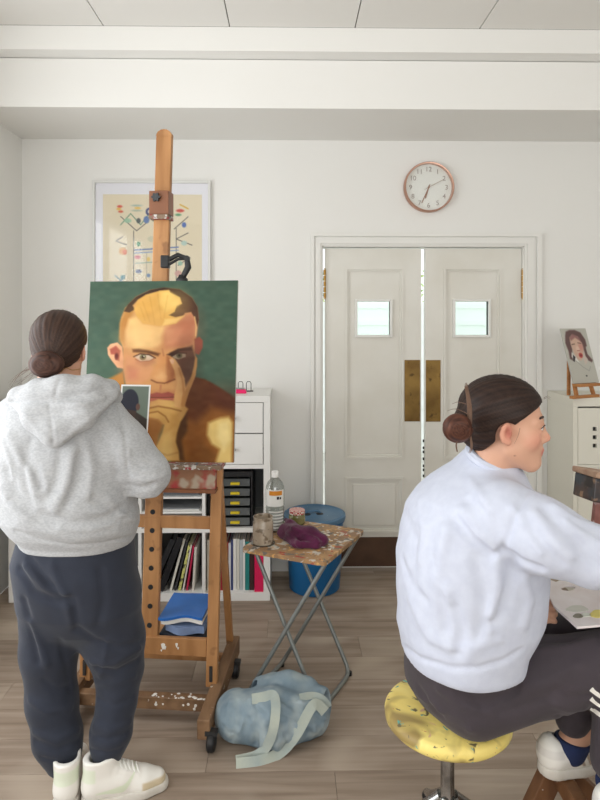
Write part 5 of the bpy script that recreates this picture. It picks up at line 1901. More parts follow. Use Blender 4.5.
def hair_shell(head, root, anchor, res=0.004, strands=240, seed=1, thick=0.013, cutfn=None, col_a=(48, 34, 28), col_b=(92, 66, 50), sag=0.0):
    """scalp hair combed back to the anchor point; returns nothing, builds 'hair'"""
    s = head.s
    f = Field(head.c - 0.17 * s, head.c + 0.17 * s, res)
    E = lambda c, r, kk=0.02, mode='u': f.ell(head.p(*c), np.array(r) * s, head.R, kk, mode)
    E((-0.018, 0, 0.038), (0.096 + thick, 0.074 + thick, 0.079 + thick))
    E((-0.035, 0, -0.018), (0.070 + thick * 0.6, 0.062 + thick * 0.6, 0.058), 0.03)
    for y in (-1, 1):
        E((0.030, y * 0.052, 0.022), (0.030, 0.020, 0.034), 0.02)
    f.cone(head.p(-0.075, 0, -0.02), anchor, 0.045 * s, 0.028, 0.03)
    # hairline: slanting plane from the forehead down behind the ears
    X, Y, Z = f.ax[0][:, None, None], f.ax[1][None, :, None], f.ax[2][None, None, :]
    P = [(X - head.c[0]), (Y - head.c[1]), (Z - head.c[2])]
    lx, ly, lz = [sum(head.R[i, j] * P[i] for i in range(3)) / s for j in range(3)]
    line = lx * 0.98 - lz - 0.006 - 0.012 * np.clip(lx / 0.08, 0, 1) + 0.20 * np.maximum(np.abs(ly) - 0.045, 0)
    back = np.maximum(-0.072 - lz, -1)      # nape
    ear = 0.030 - np.sqrt(((lx + 0.004) / 1.0) ** 2 + ((lz + 0.022) / 1.25) ** 2)
    ear = np.where(np.abs(ly) > 0.045, ear, -1)
    f.d = np.maximum(f.d, (np.maximum(np.maximum(line, back), ear) * s * 0.7).astype(np.float32))
    v, q = f.mesh(2)
    a0 = np.array(anchor, float)
    ax = head.p(0.06, 0, 0.06) - a0
    ax /= np.linalg.norm(ax)
    u = np.cross(ax, (0, 0, 1.0)); u /= np.linalg.norm(u)
    w = np.cross(ax, u)

    def phi(V):
        r = V - a0
        return np.arctan2(r @ w, r @ u)
    ph = phi(v)
    g = np.sin(ph * 46 + 2.5 * np.sin(ph * 5)) * 0.5 + np.sin(ph * 97 + 1.3) * 0.35 + np.sin(ph * 19 + seed) * 0.4
    nrm = v - head.p(-0.02, 0, 0.02)
    nrm /= np.linalg.norm(nrm, axis=1)[:, None]
    v = v + nrm * (g * 0.0011)[:, None]
    t = np.clip(0.42 + 0.30 * g + 0.15 * np.sin(ph * 210), 0, 1)[:, None]
    col = nlin(col_a) * (1 - t) + nlin(col_b) * t
    h = np_mesh('hair', v, q, m_hair, root, col)
    return h


def strand_mesh(name, paths, r, col, parent, m=None):
    mb = MB()
    for p in paths:
        n = len(p)
        mb.tube(p, [r * (1 - 0.75 * i / (n - 1)) for i in range(n)], 5)
    return mb.build(name, m or mat('hair_strand', col, 0.45), parent, smooth=True)


def bun_mesh(c, R, rad, parent, seed=0, col_a=(58, 38, 30), col_b=(120, 80, 58), turns=2.2, res=0.004):
    """coiled knot of hair: R columns = local axes, rad = half sizes"""
    c = np.array(c, float)
    m = max(rad) * 1.6
    f = Field(c - m, c + m, res)
    f.ell(c, np.array(rad) * 0.86, R, 0.01)
    pts, rs = [], []
    for i in range(40):
        t = i / 39
        a = t * turns * 2 * math.pi + seed
        rr_ = 0.35 + 0.40 * t
        p = np.array([math.cos(a) * rr_ * rad[0], math.sin(a) * rr_ * rad[1], (0.62 - 0.75 * t) * rad[2]])
        pts.append(c + R @ p); rs.append(0.30 * min(rad))
    f.chain(pts, rs, 0.006)
    v, q = f.mesh(1)
    L = (v - c) @ R / np.array(rad)
    a = np.arctan2(L[:, 1], L[:, 0])
    r_ = np.sqrt(L[:, 0] ** 2 + L[:, 1] ** 2)
    g = np.sin(r_ * 42 + a * 3 + L[:, 2] * 30) * 0.5 + np.sin(r_ * 80 - a * 2 + L[:, 2] * 60) * 0.4
    v = v + (v - c) / np.linalg.norm(v - c, axis=1)[:, None] * (g * 0.0010)[:, None]
    t = np.clip(0.45 + 0.4 * g, 0, 1)[:, None]
    return np_mesh('hair_bun', v, q, m_hair, parent, nlin(col_a) * (1 - t) + nlin(col_b) * t)


def shoe(root, heel, d, length, high, side_view, kind, name='shoe'):
    """heel: floor point under the heel; d: toe direction on the floor; builds upper (coloured) + sole"""
    d = np.array(d, float); d[2] = 0; d /= np.linalg.norm(d)
    n = np.array([-d[1], d[0], 0])
    h0 = np.array(heel, float)
    L = length
    Q = lambda x, y, z: h0 + d * x * L + n * y + UP * z
    f = Field(h0 + np.minimum(d * L, 0) - 0.09, h0 + np.maximum(d * L, 0) + (0.09, 0.09, 0.24), 0.004)
    fl_ = (n, 1.0)
    f.chain([Q(0.12, 0, 0.045), Q(0.40, 0, 0.045), Q(0.72, 0, 0.036), Q(0.88, 0, 0.030)], [0.036, 0.036, 0.040, 0.034], 0.02)
    f.chain([Q(0.12, 0, 0.07), Q(0.45, 0, 0.07), Q(0.68, 0, 0.048)], [0.034, 0.036, 0.030], 0.02)
    top = 0.145 if high else 0.088
    if high:
        f.chain([Q(0.13, 0, 0.06), Q(0.145, 0, top)], [0.036, 0.040], 0.015)
        f.chain([Q(0.30, 0, 0.07), Q(0.26, 0, top - 0.006)], [0.038, 0.040], 0.02)
        f.cut(Q(0.13, 0, top + 0.004), UP - d * 0.05)
    else:
        f.chain([Q(0.13, 0, 0.05), Q(0.075, 0, 0.088)], [0.034, 0.012], 0.02)
        f.chain([Q(0.12, 0, 0.06), Q(0.50, 0, 0.066)], [0.038, 0.038], 0.02)
        f.chain([Q(0.55, 0, 0.065), Q(0.44, 0, 0.105)], [0.026, 0.022], 0.012)
    f.cut(Q(0, 0, 0.022), -UP)
    # opening
    if high:
        f.chain([Q(0.19, 0, top - 0.03), Q(0.20, 0, top + 0.05)], [0.030, 0.036], 0.004, 's')
    else:
        f.chain([Q(0.28, 0, 0.084), Q(0.30, 0, 0.16)], [0.034, 0.056], 0.006, 's')
    # lacing ridge
    if high:
        xs = np.linspace(0.40, 0.66, 6); zs_ = np.linspace(top - 0.030, 0.082, 6)
    else:
        xs = np.linspace(0.40, 0.68, 6); zs_ = np.linspace(0.100, 0.080, 6)
    for x, z in zip(xs, zs_):
        f.crease([Q(x, -0.03, z - 0.006), Q(x, 0.03, z - 0.006)], 0.007, 0.006)
    v, q = f.mesh(2)
    loc = (v - h0)
    x = loc @ d / L; y = loc @ n; z = loc[:, 2]
    col = np.tile(nlin((236, 233, 226)), (len(v), 1))

    def put(mask, c, amt=1.0):
        a = np.clip(mask, 0, 1)[:, None] * amt
        col[:] = col + (nlin(c) - col) * a
    sm = lambda d_, w=0.004: np.clip(0.5 + d_ / w, 0, 1)
    if kind == 'swoosh':
        # heel patch, curved side mark and toe guard
        put(sm(0.14 - x, 0.02) * sm(z - 0.085) * sm(0.128 - z), (224, 230, 210))
        cl = 0.050 + 0.040 * np.clip((x - 0.46) / 0.16, 0, 1) ** 1.5
        wdt = 0.012 * np.clip((x - 0.10) / 0.34, 0, 1) * np.clip((0.64 - x) / 0.14, 0, 1) ** 0.7
        put(sm(wdt - np.abs(z - cl)) * sm(x - 0.14, 0.02) * sm(0.66 - x, 0.02), (220, 228, 204))
        put(sm(x - 0.70, 0.02) * sm(0.052 - 0.02 * (x - 0.7) - z, 0.006), (206, 190, 160))
    else:
        for k_ in range(3):
            xc = 0.37 + 0.085 * k_ - (z - 0.05) * 2.0
            put(sm(0.018 - np.abs(x - xc), 0.008) * sm(z - 0.032) * sm(0.085 - z), (176, 158, 142))
        put(sm(0.16 - x, 0.02) * sm(z - 0.062) * sm(0.082 - z), (222, 218, 212))
    up_ = np_mesh(name, v, q, matcol('shoe_leather', 0.5, bump=0.04, bscale=160), root, col)
    f = Field(h0 + np.minimum(d * L, 0) - 0.09, h0 + np.maximum(d * L, 0) + (0.09, 0.09, 0.08), 0.004)
    f.chain([Q(0.13, 0, 0.012), Q(0.40, 0, 0.012), Q(0.72, 0, 0.012), Q(0.90, 0, 0.012)], [0.042, 0.041, 0.046, 0.038], 0.02)
    f.cut(Q(0, 0, 0.028), UP)
    f.cut(Q(0, 0, 0.001), -UP)
    v, q = f.mesh(1)
    np_mesh('sole', v, q, mat('shoe_sole', (226, 222, 214), 0.55, c2=(200, 194, 184), scale=12), up_)
    lc = MB()
    for x, z in zip(xs, zs_):
        lc.tube([Q(x + 0.01, -0.026, z - 0.004), Q(x - 0.015, -0.010, z + 0.010), Q(x - 0.02, 0.010, z + 0.010), Q(x - 0.03, 0.026, z - 0.004)], 0.0032, 6)
    lc.build('laces', mat('white_lace', (240, 238, 232), 0.8), up_, smooth=True)
    return up_


# ------------------------------------------------------------------ standing painter
PD = 2.08
pr = A(80, 790, PD); pr[2] = 0
p1 = thing('person', 'person in grey hoodie and navy joggers standing at the easel, back turned', 'person', pr)
hd1 = Head(A(60, 349, 2.09), math.radians(95), math.radians(4), 1.0)
res = 0.0055
f = Field(A(-70, 0, 2.1) * (1, 0, 0) + (0, 1.84, 0.0), A(190, 0, 2.1) * (1, 0, 0) + (0, 2.60, 1.74), res)
hd1.add(f)
nb = A(62, 400, 2.06)
f.chain([hd1.p(-0.022, 0, -0.045), hd1.p(-0.030, 0, -0.10), nb], [0.050, 0.049, 0.056], 0.025)
f.chain([nb, A(66, 450, 2.08), A(72, 510, 2.09), A(78, 560, 2.10)], [0.085, 0.115, 0.105, 0.12], 0.05)
SR, SL = A(104, 414, 2.06), A(16, 414, 2.06)
f.chain([SL, nb - UP * 0.02, SR], [0.05, 0.06, 0.05], 0.03)
ELR, WRR = A(148, 476, 2.08), A(136, 446, 2.30)
ELL, WRL = A(-20, 482, 2.10), A(14, 468, 2.32)
f.chain([SR, ELR, WRR], [0.044, 0.036, 0.026], 0.015)
f.chain([SL, ELL, WRL], [0.044, 0.036, 0.026], 0.015)
hand_shape(f, WRR, (0.0, 0.8, 0.6), (0.8, -0.2, 0.3), 1, 0.7, 0.95)
hand_shape(f, WRL, (0.35, 0.85, 0.3), (-0.7, 0.1, 0.6), -1, 0.5, 0.95)
HL, HR = A(58, 590, 2.10), A(104, 588, 2.10)
KL, KR = A(54, 668, 2.10), A(118, 664, 2.14)
AL, AR = A(67, 775, 2.06), A(106, 772, 2.06)
f.chain([HL, KL, AL], [0.075, 0.050, 0.036], 0.02)
f.chain([HR, KR, AR], [0.075, 0.050, 0.036], 0.02)
f.cone(HL, HR, 0.09, 0.09, 0.03)
heelL = WZ(65, 808, 0.0); heelR = WZ(93, 802, 0.0)
dL, dR = np.array([-0.12, 1.0, 0]), WZ(160, 783, 0.0) - WZ(90, 800, 0.0)
dR = dR / np.linalg.norm(dR)
for (an, hh, dd_) in ((AL, heelL, dL), (AR, heelR, dR)):
    f.chain([an, hh + dd_ * 0.05 + UP * 0.055, hh + dd_ * 0.17 + UP * 0.042], [0.034, 0.030, 0.024], 0.015)
v, q = f.mesh(2)
np_mesh('body', v, q, m_skin, p1, hd1.colour(v))
hd1.extras(p1)

# hair with low bun
anc = A(50, 362, 1.99)
hair_shell(hd1, p1, anc, seed=2, thick=0.015, col_a=(40, 29, 25), col_b=(80, 58, 47))
Rb = np.stack([RGT, UP, -FWD], 1)
bun_mesh(A(47, 364, 1.955), Rb, (0.064, 0.045, 0.040), p1, seed=1.0, col_a=(42, 27, 23), col_b=(92, 62, 50), turns=1.6)
pth = []
rr = random.Random(8)
for k in range(12):
    x = rr.uniform(22, 40)
    pth.append(smooth_path([A(x + 8, 362 + rr.uniform(0, 6), 1.98), A(x - 6, 374 + rr.uniform(-2, 4), 1.97), A(x - 14 - rr.uniform(0, 6), 384 + rr.uniform(-2, 6), 1.96)], 4))
for k in range(0):
    a = rr.uniform(0.3, 2.8)
    c0_ = hd1.p(-0.02, 0, 0.04)
    e0 = c0_ + (RGT * math.cos(a) + UP * math.sin(a)) * 0.1
    pth.append(smooth_path([e0, e0 + (RGT * math.cos(a) + UP * math.sin(a)) * 0.012 + RGT * rr.uniform(-0.02, 0.02), e0 + RGT * rr.uniform(-0.05, 0.03) + UP * rr.uniform(-0.01, 0.02)], 4))
strand_mesh('loose_strands', pth, 0.0006, (112, 86, 70), p1)
# fine chain round the neck
MB().tube(smooth_path([A(61, 372, 1.995), A(66, 368, 1.985), A(72, 370, 2.0), A(80, 369, 2.03)], 5), 0.0013, 6).build('necklace', m_gold, p1, smooth=True)

# hoodie
f = Field(A(-75, 0, 2.1) * (1, 0, 0) + (0, 1.80, 0.72), A(195, 0, 2.1) * (1, 0, 0) + (0, 2.46, 1.50), 0.0055)
rows = [(541, 78, 54, 0.146, 2.09), (535, 78, 57, 0.150, 2.09), (526, 75, 62, 0.168, 2.085), (512, 70, 67, 0.180, 2.08), (490, 65, 66, 0.178, 2.075), (450, 61, 63, 0.165, 2.07), (420, 60, 59, 0.150, 2.065), (402, 60, 53, 0.130, 2.06), (390, 61, 40, 0.105, 2.06), (380, 61, 26, 0.080, 2.06)]
Zs, cxs, cys, ras, rbs = [], [], [], [], []
for (py, cx, hw, dep, D) in rows:
    p = A(cx, py, D)
    Zs.append(p[2]); cxs.append(p[0]); cys.append(p[1]); ras.append(hw / F * D); rbs.append(dep)
f.loft(Zs, cxs, cys, ras, rbs, 0.0, 0.02, 2.35)
SRo, SLo = A(98, 416, 2.06), A(22, 418, 2.06)
f.chain([SRo, A(122, 446, 2.05), A(147, 474, 2.06)], [0.082, 0.084, 0.074], 0.03)
f.chain([A(147, 474, 2.06), WRR - (WRR - ELR) * 0.15], [0.074, 0.046], 0.02)
f.chain([SLo, A(-2, 450, 2.06), A(-20, 482, 2.08)], [0.082, 0.080, 0.074], 0.03)
f.chain([A(-20, 482, 2.08), WRL - (WRL - ELL) * 0.15], [0.074, 0.046], 0.02)
# folds
F_ = []
for (pts, w, am) in (([(116, 394), (124, 430), (128, 470), (131, 492)], 0.007, -0.006),
                     ([(129, 486), (140, 489), (152, 486)], 0.010, -0.012), ([(128, 494), (142, 497), (156, 495)], 0.012, 0.006),
                     ([(10, 436), (20, 455), (30, 474), (36, 492)], 0.016, 0.009), ([(22, 452), (34, 470), (40, 486)], 0.014, -0.008),
                     ([(73, 448), (70, 470), (64, 492), (55, 508)], 0.014, 0.012), ([(80, 456), (76, 482), (66, 504)], 0.014, -0.009),
                     ([(40, 516), (70, 524), (100, 520), (124, 508)], 0.014, -0.006), ([(20, 520), (46, 532), (80, 538), (116, 532)], 0.014, 0.006),
                     ([(92, 498), (112, 510), (132, 508)], 0.012, -0.006), ([(56, 500), (84, 512), (110, 512)], 0.012, 0.005),
                     ([(120, 440), (134, 452), (150, 458)], 0.012, -0.005), ([(126, 462), (140, 470), (156, 470)], 0.010, 0.005),
                     ([(8, 470), (16, 492), (30, 508)], 0.014, -0.008), ([(2, 488), (14, 508), (28, 520)], 0.014, 0.007),
                     ([(100, 430), (112, 452), (118, 474)], 0.013, -0.006), ([(104, 420), (118, 432), (128, 452)], 0.012, 0.006),
                     ([(44, 470), (48, 500), (60, 522)], 0.012, 0.004)):
    F_.append((pts, w, am))
F_.append(([(16, 531), (40, 540), (70, 545), (100, 544), (134, 536)], 0.006, -0.008))
F_ += [([(30, 440), (24, 470), (30, 500)], 0.012, -0.006), ([(86, 440), (92, 470), (88, 496)], 0.013, 0.007), ([(10, 500), (34, 514), (60, 520)], 0.010, -0.007), ([(60, 528), (90, 530), (120, 522)], 0.009, 0.006),
       ([(108, 500), (124, 516), (134, 520)], 0.010, 0.007), ([(96, 520), (114, 524), (130, 516)], 0.008, -0.006), ([(132, 460), (142, 466), (158, 464)], 0.008, -0.006), ([(134, 478), (148, 480), (164, 476)], 0.008, 0.006),
       ([(60, 450), (56, 480), (46, 500)], 0.010, -0.005), ([(4, 440), (10, 460), (12, 480)], 0.010, 0.007)]
f.folds(F_, 1.25)
# neck opening
f.cone(nb + (0, 0, 0.02), hd1.p(-0.03, 0, -0.05), 0.060, 0.075, 0.01, 's')
f.d += (0.0018 * np.sin(f.ax[0][:, None, None] * 37 + f.ax[2][None, None, :] * 23) * np.sin(f.ax[2][None, None, :] * 41 + f.ax[1][None, :, None] * 29)).astype(np.float32)
v, q = f.mesh(1)
m_hood = mat('heather_grey_fleece', (180, 181, 182), 0.95, c2=(166, 167, 169), scale=110, stretch=(1, 1, 2.0), lo=0.4, hi=0.62, detail=3, bump=0.12, bscale=320, sheen=0.1)
ho = np_mesh('hoodie', v, q, m_hood, p1)
# hood lying on the back
f = Field(A(-20, 0, 2.0) * (1, 0, 0) + (0, 1.78, 1.12), A(145, 0, 2.0) * (1, 0, 0) + (0, 2.22, 1.47), 0.005)
fl_ = (FWD * 0.9 + UP * 0.35, 1.7)
pl = [A(9, 405, 2.02), A(20, 397, 1.97), A(38, 389, 1.94), A(66, 386, 1.935), A(92, 385, 1.95), A(110, 389, 2.0), A(116, 397, 2.05)]
f.chain(pl, [0.022, 0.026, 0.030, 0.032, 0.031, 0.027, 0.022], 0.02)
f.chain([A(20, 398, 1.95), A(36, 418, 1.895), A(52, 438, 1.885)], [0.036, 0.042, 0.026], 0.025, flat=fl_)
f.chain([A(106, 394, 1.97), A(80, 416, 1.895), A(54, 438, 1.885)], [0.036, 0.042, 0.026], 0.025, flat=fl_)
f.chain([A(60, 392, 1.92), A(54, 428, 1.885)], [0.050, 0.040], 0.03, flat=fl_)
f.chain([A(40, 400, 1.92), A(86, 400, 1.925)], [0.040, 0.040], 0.03, flat=fl_)
f.cone(nb + (0, 0, 0.0), hd1.p(-0.03, 0.0, -0.04), 0.062, 0.080, 0.012, 's')
f.folds([([(48, 400), (51, 420), (53, 444)], 0.005, -0.007), ([(6, 402), (30, 402), (60, 400), (96, 391), (118, 387)], 0.005, -0.009), ([(60, 378), (55, 396)], 0.005, -0.006),
         ([(20, 396), (50, 392), (90, 386)], 0.010, 0.006), ([(62, 440), (88, 420), (112, 400)], 0.010, 0.006), ([(20, 408), (34, 426), (48, 440)], 0.009, 0.005), ([(30, 410), (50, 414), (80, 410)], 0.010, -0.005), ([(60, 404), (84, 404), (104, 398)], 0.008, 0.005)])
v, q = f.mesh(1)
np_mesh('hood', v, q, m_hood, ho)

# joggers
f = Field(A(-10, 0, 2.1) * (1, 0, 0) + (0, 1.88, 0.08), A(165, 0, 2.1) * (1, 0, 0) + (0, 2.36, 0.90), 0.0055)
rows = [(538, 76, 56, 0.14, 2.09), (560, 74, 60, 0.15, 2.095), (585, 78, 60, 0.15, 2.10), (605, 80, 56, 0.135, 2.10), (625, 80, 36, 0.10, 2.10), (645, 79, 8, 0.03, 2.10)]
Zs, cxs, cys, ras, rbs = [], [], [], [], []
for (py, cx, hw, dep, D) in rows:
    p = A(cx, py, D)
    Zs.append(p[2]); cxs.append(p[0]); cys.append(p[1]); ras.append(hw / F * D); rbs.append(dep)
f.loft(Zs, cxs, cys, ras, rbs, 0.0, 0.03, 2.3)
f.chain([A(50, 600, 2.10), A(49, 650, 2.10), A(52, 700, 2.10), A(58, 738, 2.085), A(62, 752, 2.075)], [0.104, 0.090, 0.080, 0.076, 0.062], 0.03)
f.chain([A(62, 752, 2.075), A(65, 768, 2.065)], [0.058, 0.052], 0.01)
f.chain([A(106, 600, 2.10), A(114, 640, 2.12), A(119, 668, 2.125), A(117, 700, 2.10), A(111, 732, 2.08), A(108, 745, 2.07)], [0.112, 0.100, 0.078, 0.062, 0.064, 0.056], 0.03)
f.chain([A(108, 745, 2.07), A(107, 757, 2.065)], [0.052, 0.046], 0.01)
F_ = []
for (pts, w, am) in (([(30, 560), (50, 585), (74, 606), (76, 630)], 0.012, -0.010), ([(20, 570), (34, 592), (56, 602), (72, 600)], 0.012, -0.010),
                     ([(26, 566), (44, 586), (64, 594)], 0.012, 0.008), ([(30, 622), (40, 645), (46, 664)], 0.012, 0.010), ([(24, 600), (32, 630), (38, 660)], 0.012, -0.008),
                     ([(78, 628), (95, 640), (118, 648), (142, 642)], 0.010, -0.008), ([(92, 662), (112, 664), (140, 648)], 0.010, 0.008), ([(98, 668), (116, 672), (138, 660)], 0.010, -0.010),
                     ([(96, 682), (112, 684), (134, 676)], 0.010, 0.005), ([(90, 735), (108, 740), (126, 734)], 0.008, -0.007), ([(94, 726), (112, 730), (130, 722)], 0.010, 0.006),
                     ([(36, 742), (56, 750), (78, 742)], 0.009, -0.008), ([(34, 732), (56, 740), (78, 730)], 0.010, 0.006), ([(52, 565), (66, 600), (74, 626)], 0.014, 0.006),
                     ([(100, 570), (104, 600), (98, 626)], 0.014, -0.005)):
    F_.append((pts, w, am))
F_ += [([(42, 758), (60, 762), (80, 758)], 0.005, -0.006), ([(90, 749), (108, 753), (128, 747)], 0.005, -0.006), ([(44, 680), (56, 690), (70, 686)], 0.010, -0.005), ([(30, 700), (46, 712), (70, 708)], 0.011, 0.005), ([(100, 700), (114, 706), (132, 698)], 0.009, -0.005),
       ([(108, 640), (104, 660), (100, 676)], 0.010, 0.005), ([(60, 640), (66, 665), (70, 690)], 0.010, -0.004)]
f.folds(F_, 1.2)
v, q = f.mesh(1)
np_mesh('joggers', v, q, mat('navy_jersey', (42, 47, 60), 0.9, c2=(38, 42, 54), scale=14, bump=0.1, bscale=300, sheen=0.12), p1)
shoe(p1, heelL - dL * 0.02, dL, 0.262, True, 0, 'swoosh')
shoe(p1, heelR - dR * 0.03, dR, 0.262, True, 0, 'swoosh')

# reference print in front of the canvas
rp = thing('reference_print', 'white-bordered photo print of a dark head held up by the hooded painter', 'photo print', A(134, 430, 2.37))
rBL, rBR, rTL = A(118, 433, 2.36), A(147.5, 433.5, 2.355), A(121.5, 384.5, 2.38)
rn = np.cross(rBR - rBL, rTL - rBL); rn /= np.linalg.norm(rn)
rn = rn if rn[1] < 0 else -rn
rTR = rTL + (rBR - rBL)
MB().hexa([rBL, rBR, rBR - rn * 0.0012, rBL - rn * 0.0012, rTL, rTR, rTR - rn * 0.0012, rTL - rn * 0.0012]).build('sheet', m_paper, rp)
pt = Picture(28, 48, 70, 120, (236, 236, 234))
pt.poly([(1.4, 1.6), (26.6, 1.6), (26.6, 46.4), (1.4, 46.4)], (110, 122, 110), 0.3)
pt.poly([(2, 30), (14, 26), (26.6, 34), (26.6, 46.4), (1.4, 46.4)], (60, 52, 46), 0.6)
pt.ell((9, 18), (8.6, 13.5), (44, 46, 58), 0.5)
pt.ell((17.2, 22), (2.0, 3.4), (104, 76, 66), 0.4)
pt.poly([(4, 24), (16, 26), (15, 34), (6, 34)], (70, 54, 48), 0.6)
o_ = rn * 0.0005
pt.build('printed_image', matcol('picture_pigment'), rp, rTL + o_, rTR + o_, rBL + o_)

# ------------------------------------------------------------------ seated painter
sr = np.array([sc[0], sc[1], 0])
p2 = thing('person', 'person in pale blue sweatshirt sitting sideways on the yellow stool', 'person', sr)
hd2 = Head(A(507, 424, 1.70), math.radians(-14), math.radians(1), 1.05, math.radians(0))
YS2 = math.radians(8)
f2 = np.array([math.cos(YS2), math.sin(YS2), 0]); r2 = np.array([math.sin(YS2), -math.cos(YS2), 0])
f = Field((A(385, 0, 1.75)[0], 1.30, 0.20), (A(735, 0, 1.75)[0], 2.16, 1.52), 0.0045)
hd2.add(f)
nb2 = A(484, 468, 1.73)
f.chain([hd2.p(-0.020, 0, -0.050), hd2.p(-0.034, 0, -0.095), nb2], [0.048, 0.046, 0.045], 0.025)
f.chain([nb2 - UP * 0.10, A(472, 540, 1.75), A(462, 610, 1.77), A(462, 664, 1.79)], [0.07, 0.11, 0.105, 0.10], 0.04)
S2R, S2L = nb2 + r2 * 0.15 - UP * 0.11 + f2 * 0.03, nb2 - r2 * 0.15 - UP * 0.11 + f2 * 0.03
f.chain([S2R, nb2 - UP * 0.10, S2L], [0.045, 0.06, 0.045], 0.03)
f.cone(nb2, nb2 - UP * 0.1, 0.048, 0.06, 0.02)
E2R, W2R = A(592, 554, 1.52), A(700, 552, 1.66)
E2L, W2L = A(492, 600, 1.93), A(517, 611, 1.745)
f.chain([S2R, E2R, W2R], [0.046, 0.038, 0.027], 0.015)
f.chain([S2L, E2L, W2L], [0.046, 0.038, 0.027], 0.015)
hand_shape(f, W2R, (0.75, 0.45, 0.25), (0.1, -0.6, 0.8), -1, 0.8, 0.95)
hand_shape(f, W2L, (0.97, 0.02, 0.02), (-0.1, -0.75, 0.45), -1, 0.75, 0.92, thumb=0.4)
H2R, H2L = A(470, 700, 1.70), A(470, 684, 1.86)
K2R, K2L = A(640, 656, 1.62), A(642, 626, 1.84)
A2R, A2L = A(615, 785, 1.60), A(571, 744, 1.75)
f.chain([H2R, K2R, A2R], [0.070, 0.052, 0.036], 0.02)
f.chain([H2L, K2L, A2L], [0.070, 0.052, 0.036], 0.02)
FZ = 0.302
h2R, h2L = A(606, 815, 1.56), A(548, 770, 1.75)
h2R[2] = FZ; h2L[2] = FZ
d2L, d2R = np.array([0.97, 0.20, 0]), np.array([0.97, 0.15, 0])
for (an, hh, dd_) in ((A2R, h2R, d2R), (A2L, h2L, d2L)):
    f.chain([an, an * (1, 1, 0) + UP * (FZ + 0.06), hh + dd_ * 0.17 + UP * 0.042], [0.033, 0.028, 0.024], 0.015)
v, q = f.mesh(2)
np_mesh('body', v, q, m_skin, p2, hd2.colour(v))
hd2.extras(p2)
# socks
for (an, kn_, hh, dd_) in ((A2R, K2R, h2R, d2R), (A2L, K2L, h2L, d2L)):
    u = (kn_ - an) / np.linalg.norm(kn_ - an)
    g = Field(an - 0.12, an + 0.12, 0.004)
    g.chain([an + u * 0.06, an, an * (1, 1, 0) + UP * (FZ + 0.06)], [0.045, 0.043, 0.036], 0.015)
    g.cut(an + u * 0.004 + UP * 0.012, u * 0.4 + UP)
    v_, q_ = g.mesh(1)
    np_mesh('sock', v_, q_, mat('navy_sock', (34, 46, 84), 0.9, bump=0.2, bscale=200), p2)

anc2 = A(474, 424, 1.645)
anc2 = hd2.p(-0.118, 0.0, -0.008)
hair_shell(hd2, p2, anc2, res=0.0038, seed=5, thick=0.012, col_a=(28, 20, 18), col_b=(62, 44, 36))
bc2 = A(457.5, 427.5, 1.61)
Rb2 = np.stack([RGT, UP, -FWD], 1)
bun_mesh(bc2, Rb2, (0.041, 0.040, 0.036), p2, seed=0.4, col_a=(46, 28, 24), col_b=(104, 64, 48), turns=1.9, res=0.0035)
tie = bc2 * 0.45 + anc2 * 0.55
axs = (bc2 - anc2) / np.linalg.norm(bc2 - anc2)
ua = np.cross(axs, UP); ua /= np.linalg.norm(ua); wa_ = np.cross(axs, ua)
MB().tube([tie + (ua * math.cos(t) + wa_ * math.sin(t)) * 0.024 for t in np.linspace(0, 2 * math.pi, 25)], 0.006, 8, caps=False).build('hair_tie', m_black, p2, smooth=True)
pth = []
rr = random.Random(12)
for k in range(34):
    o = rr.uniform(-2.2, 2.2)
    pth.append(smooth_path([A(470 + o * 0.8, 424, 1.62 + rr.uniform(-0.01, 0.01)), A(469.5 + o, 408, 1.61), A(468 + o * 0.8, 396, 1.605), A(466.5 + o * 0.6 + rr.uniform(-1, 1), 383 + rr.uniform(-1, 5), 1.60)], 4))
for k in range(6):
    o = rr.uniform(-1, 1)
    pth.append(smooth_path([A(470 + o, 436, 1.62), A(471 + o * 2, 446, 1.62), A(469 + o * 2, 453, 1.62)], 4))
    pth.append(smooth_path([A(460 + o, 436, 1.60), A(456 + o, 444, 1.60), A(457 + o, 452, 1.61)], 4))
pth.append(smooth_path([A(468, 414, 1.61), A(456, 409, 1.60), A(447, 411, 1.60)], 4))
pth.append(smooth_path([A(466, 404, 1.61), A(458, 402, 1.60), A(452, 404, 1.60)], 4))
strand_mesh('loose_strands', pth, 0.0013, (84, 54, 42), p2)
pth = []
for k in range(2):
    o = rr.uniform(-1, 1)
    pth.append(smooth_path([A(544 + o, 398 + k, 1.70), A(548 + o, 396 + k * 1.6, 1.70), A(551 + 2 * o, 398 + k * 2, 1.70)], 4))
pth.append(smooth_path([A(520, 428, 1.615), A(518, 436, 1.615), A(514, 444, 1.617)], 4))
strand_mesh('stray_hair', pth, 0.0006, (84, 60, 50), p2)

# sweatshirt
f = Field((A(380, 0, 1.75)[0], 1.32, 0.56), (A(725, 0, 1.75)[0], 2.18, 1.24), 0.0055)
rows = [(0.640, 462, 0.162, 0.190), (0.655, 462, 0.165, 0.196), (0.685, 462, 0.170, 0.200), (0.715, 464, 0.182, 0.203), (0.76, 469, 0.196, 0.205), (0.84, 470, 0.203, 0.21), (0.92, 470, 0.203, 0.212), (0.985, 470, 0.190, 0.208), (1.04, 472, 0.184, 0.200), (1.09, 475, 0.160, 0.182), (1.125, 479, 0.132, 0.156), (1.148, 482, 0.112, 0.130), (1.168, 485, 0.092, 0.106), (1.19, 487, 0.076, 0.084), (1.214, 489, 0.060, 0.064)]
Zs, cxs, cys, ras, rbs = [], [], [], [], []
for (z, cx, a, b) in rows:
    p = A(cx, 400, 1.75)
    Zs.append(z); cxs.append(p[0]); cys.append(p[1]); ras.append(a); rbs.append(b)
f.loft(Zs, cxs, cys, ras, rbs, YS2, 0.02, 2.2)
f.chain([A(503, 514, 1.60), A(545, 537, 1.545), A(592, 556, 1.52)], [0.090, 0.086, 0.072], 0.035)
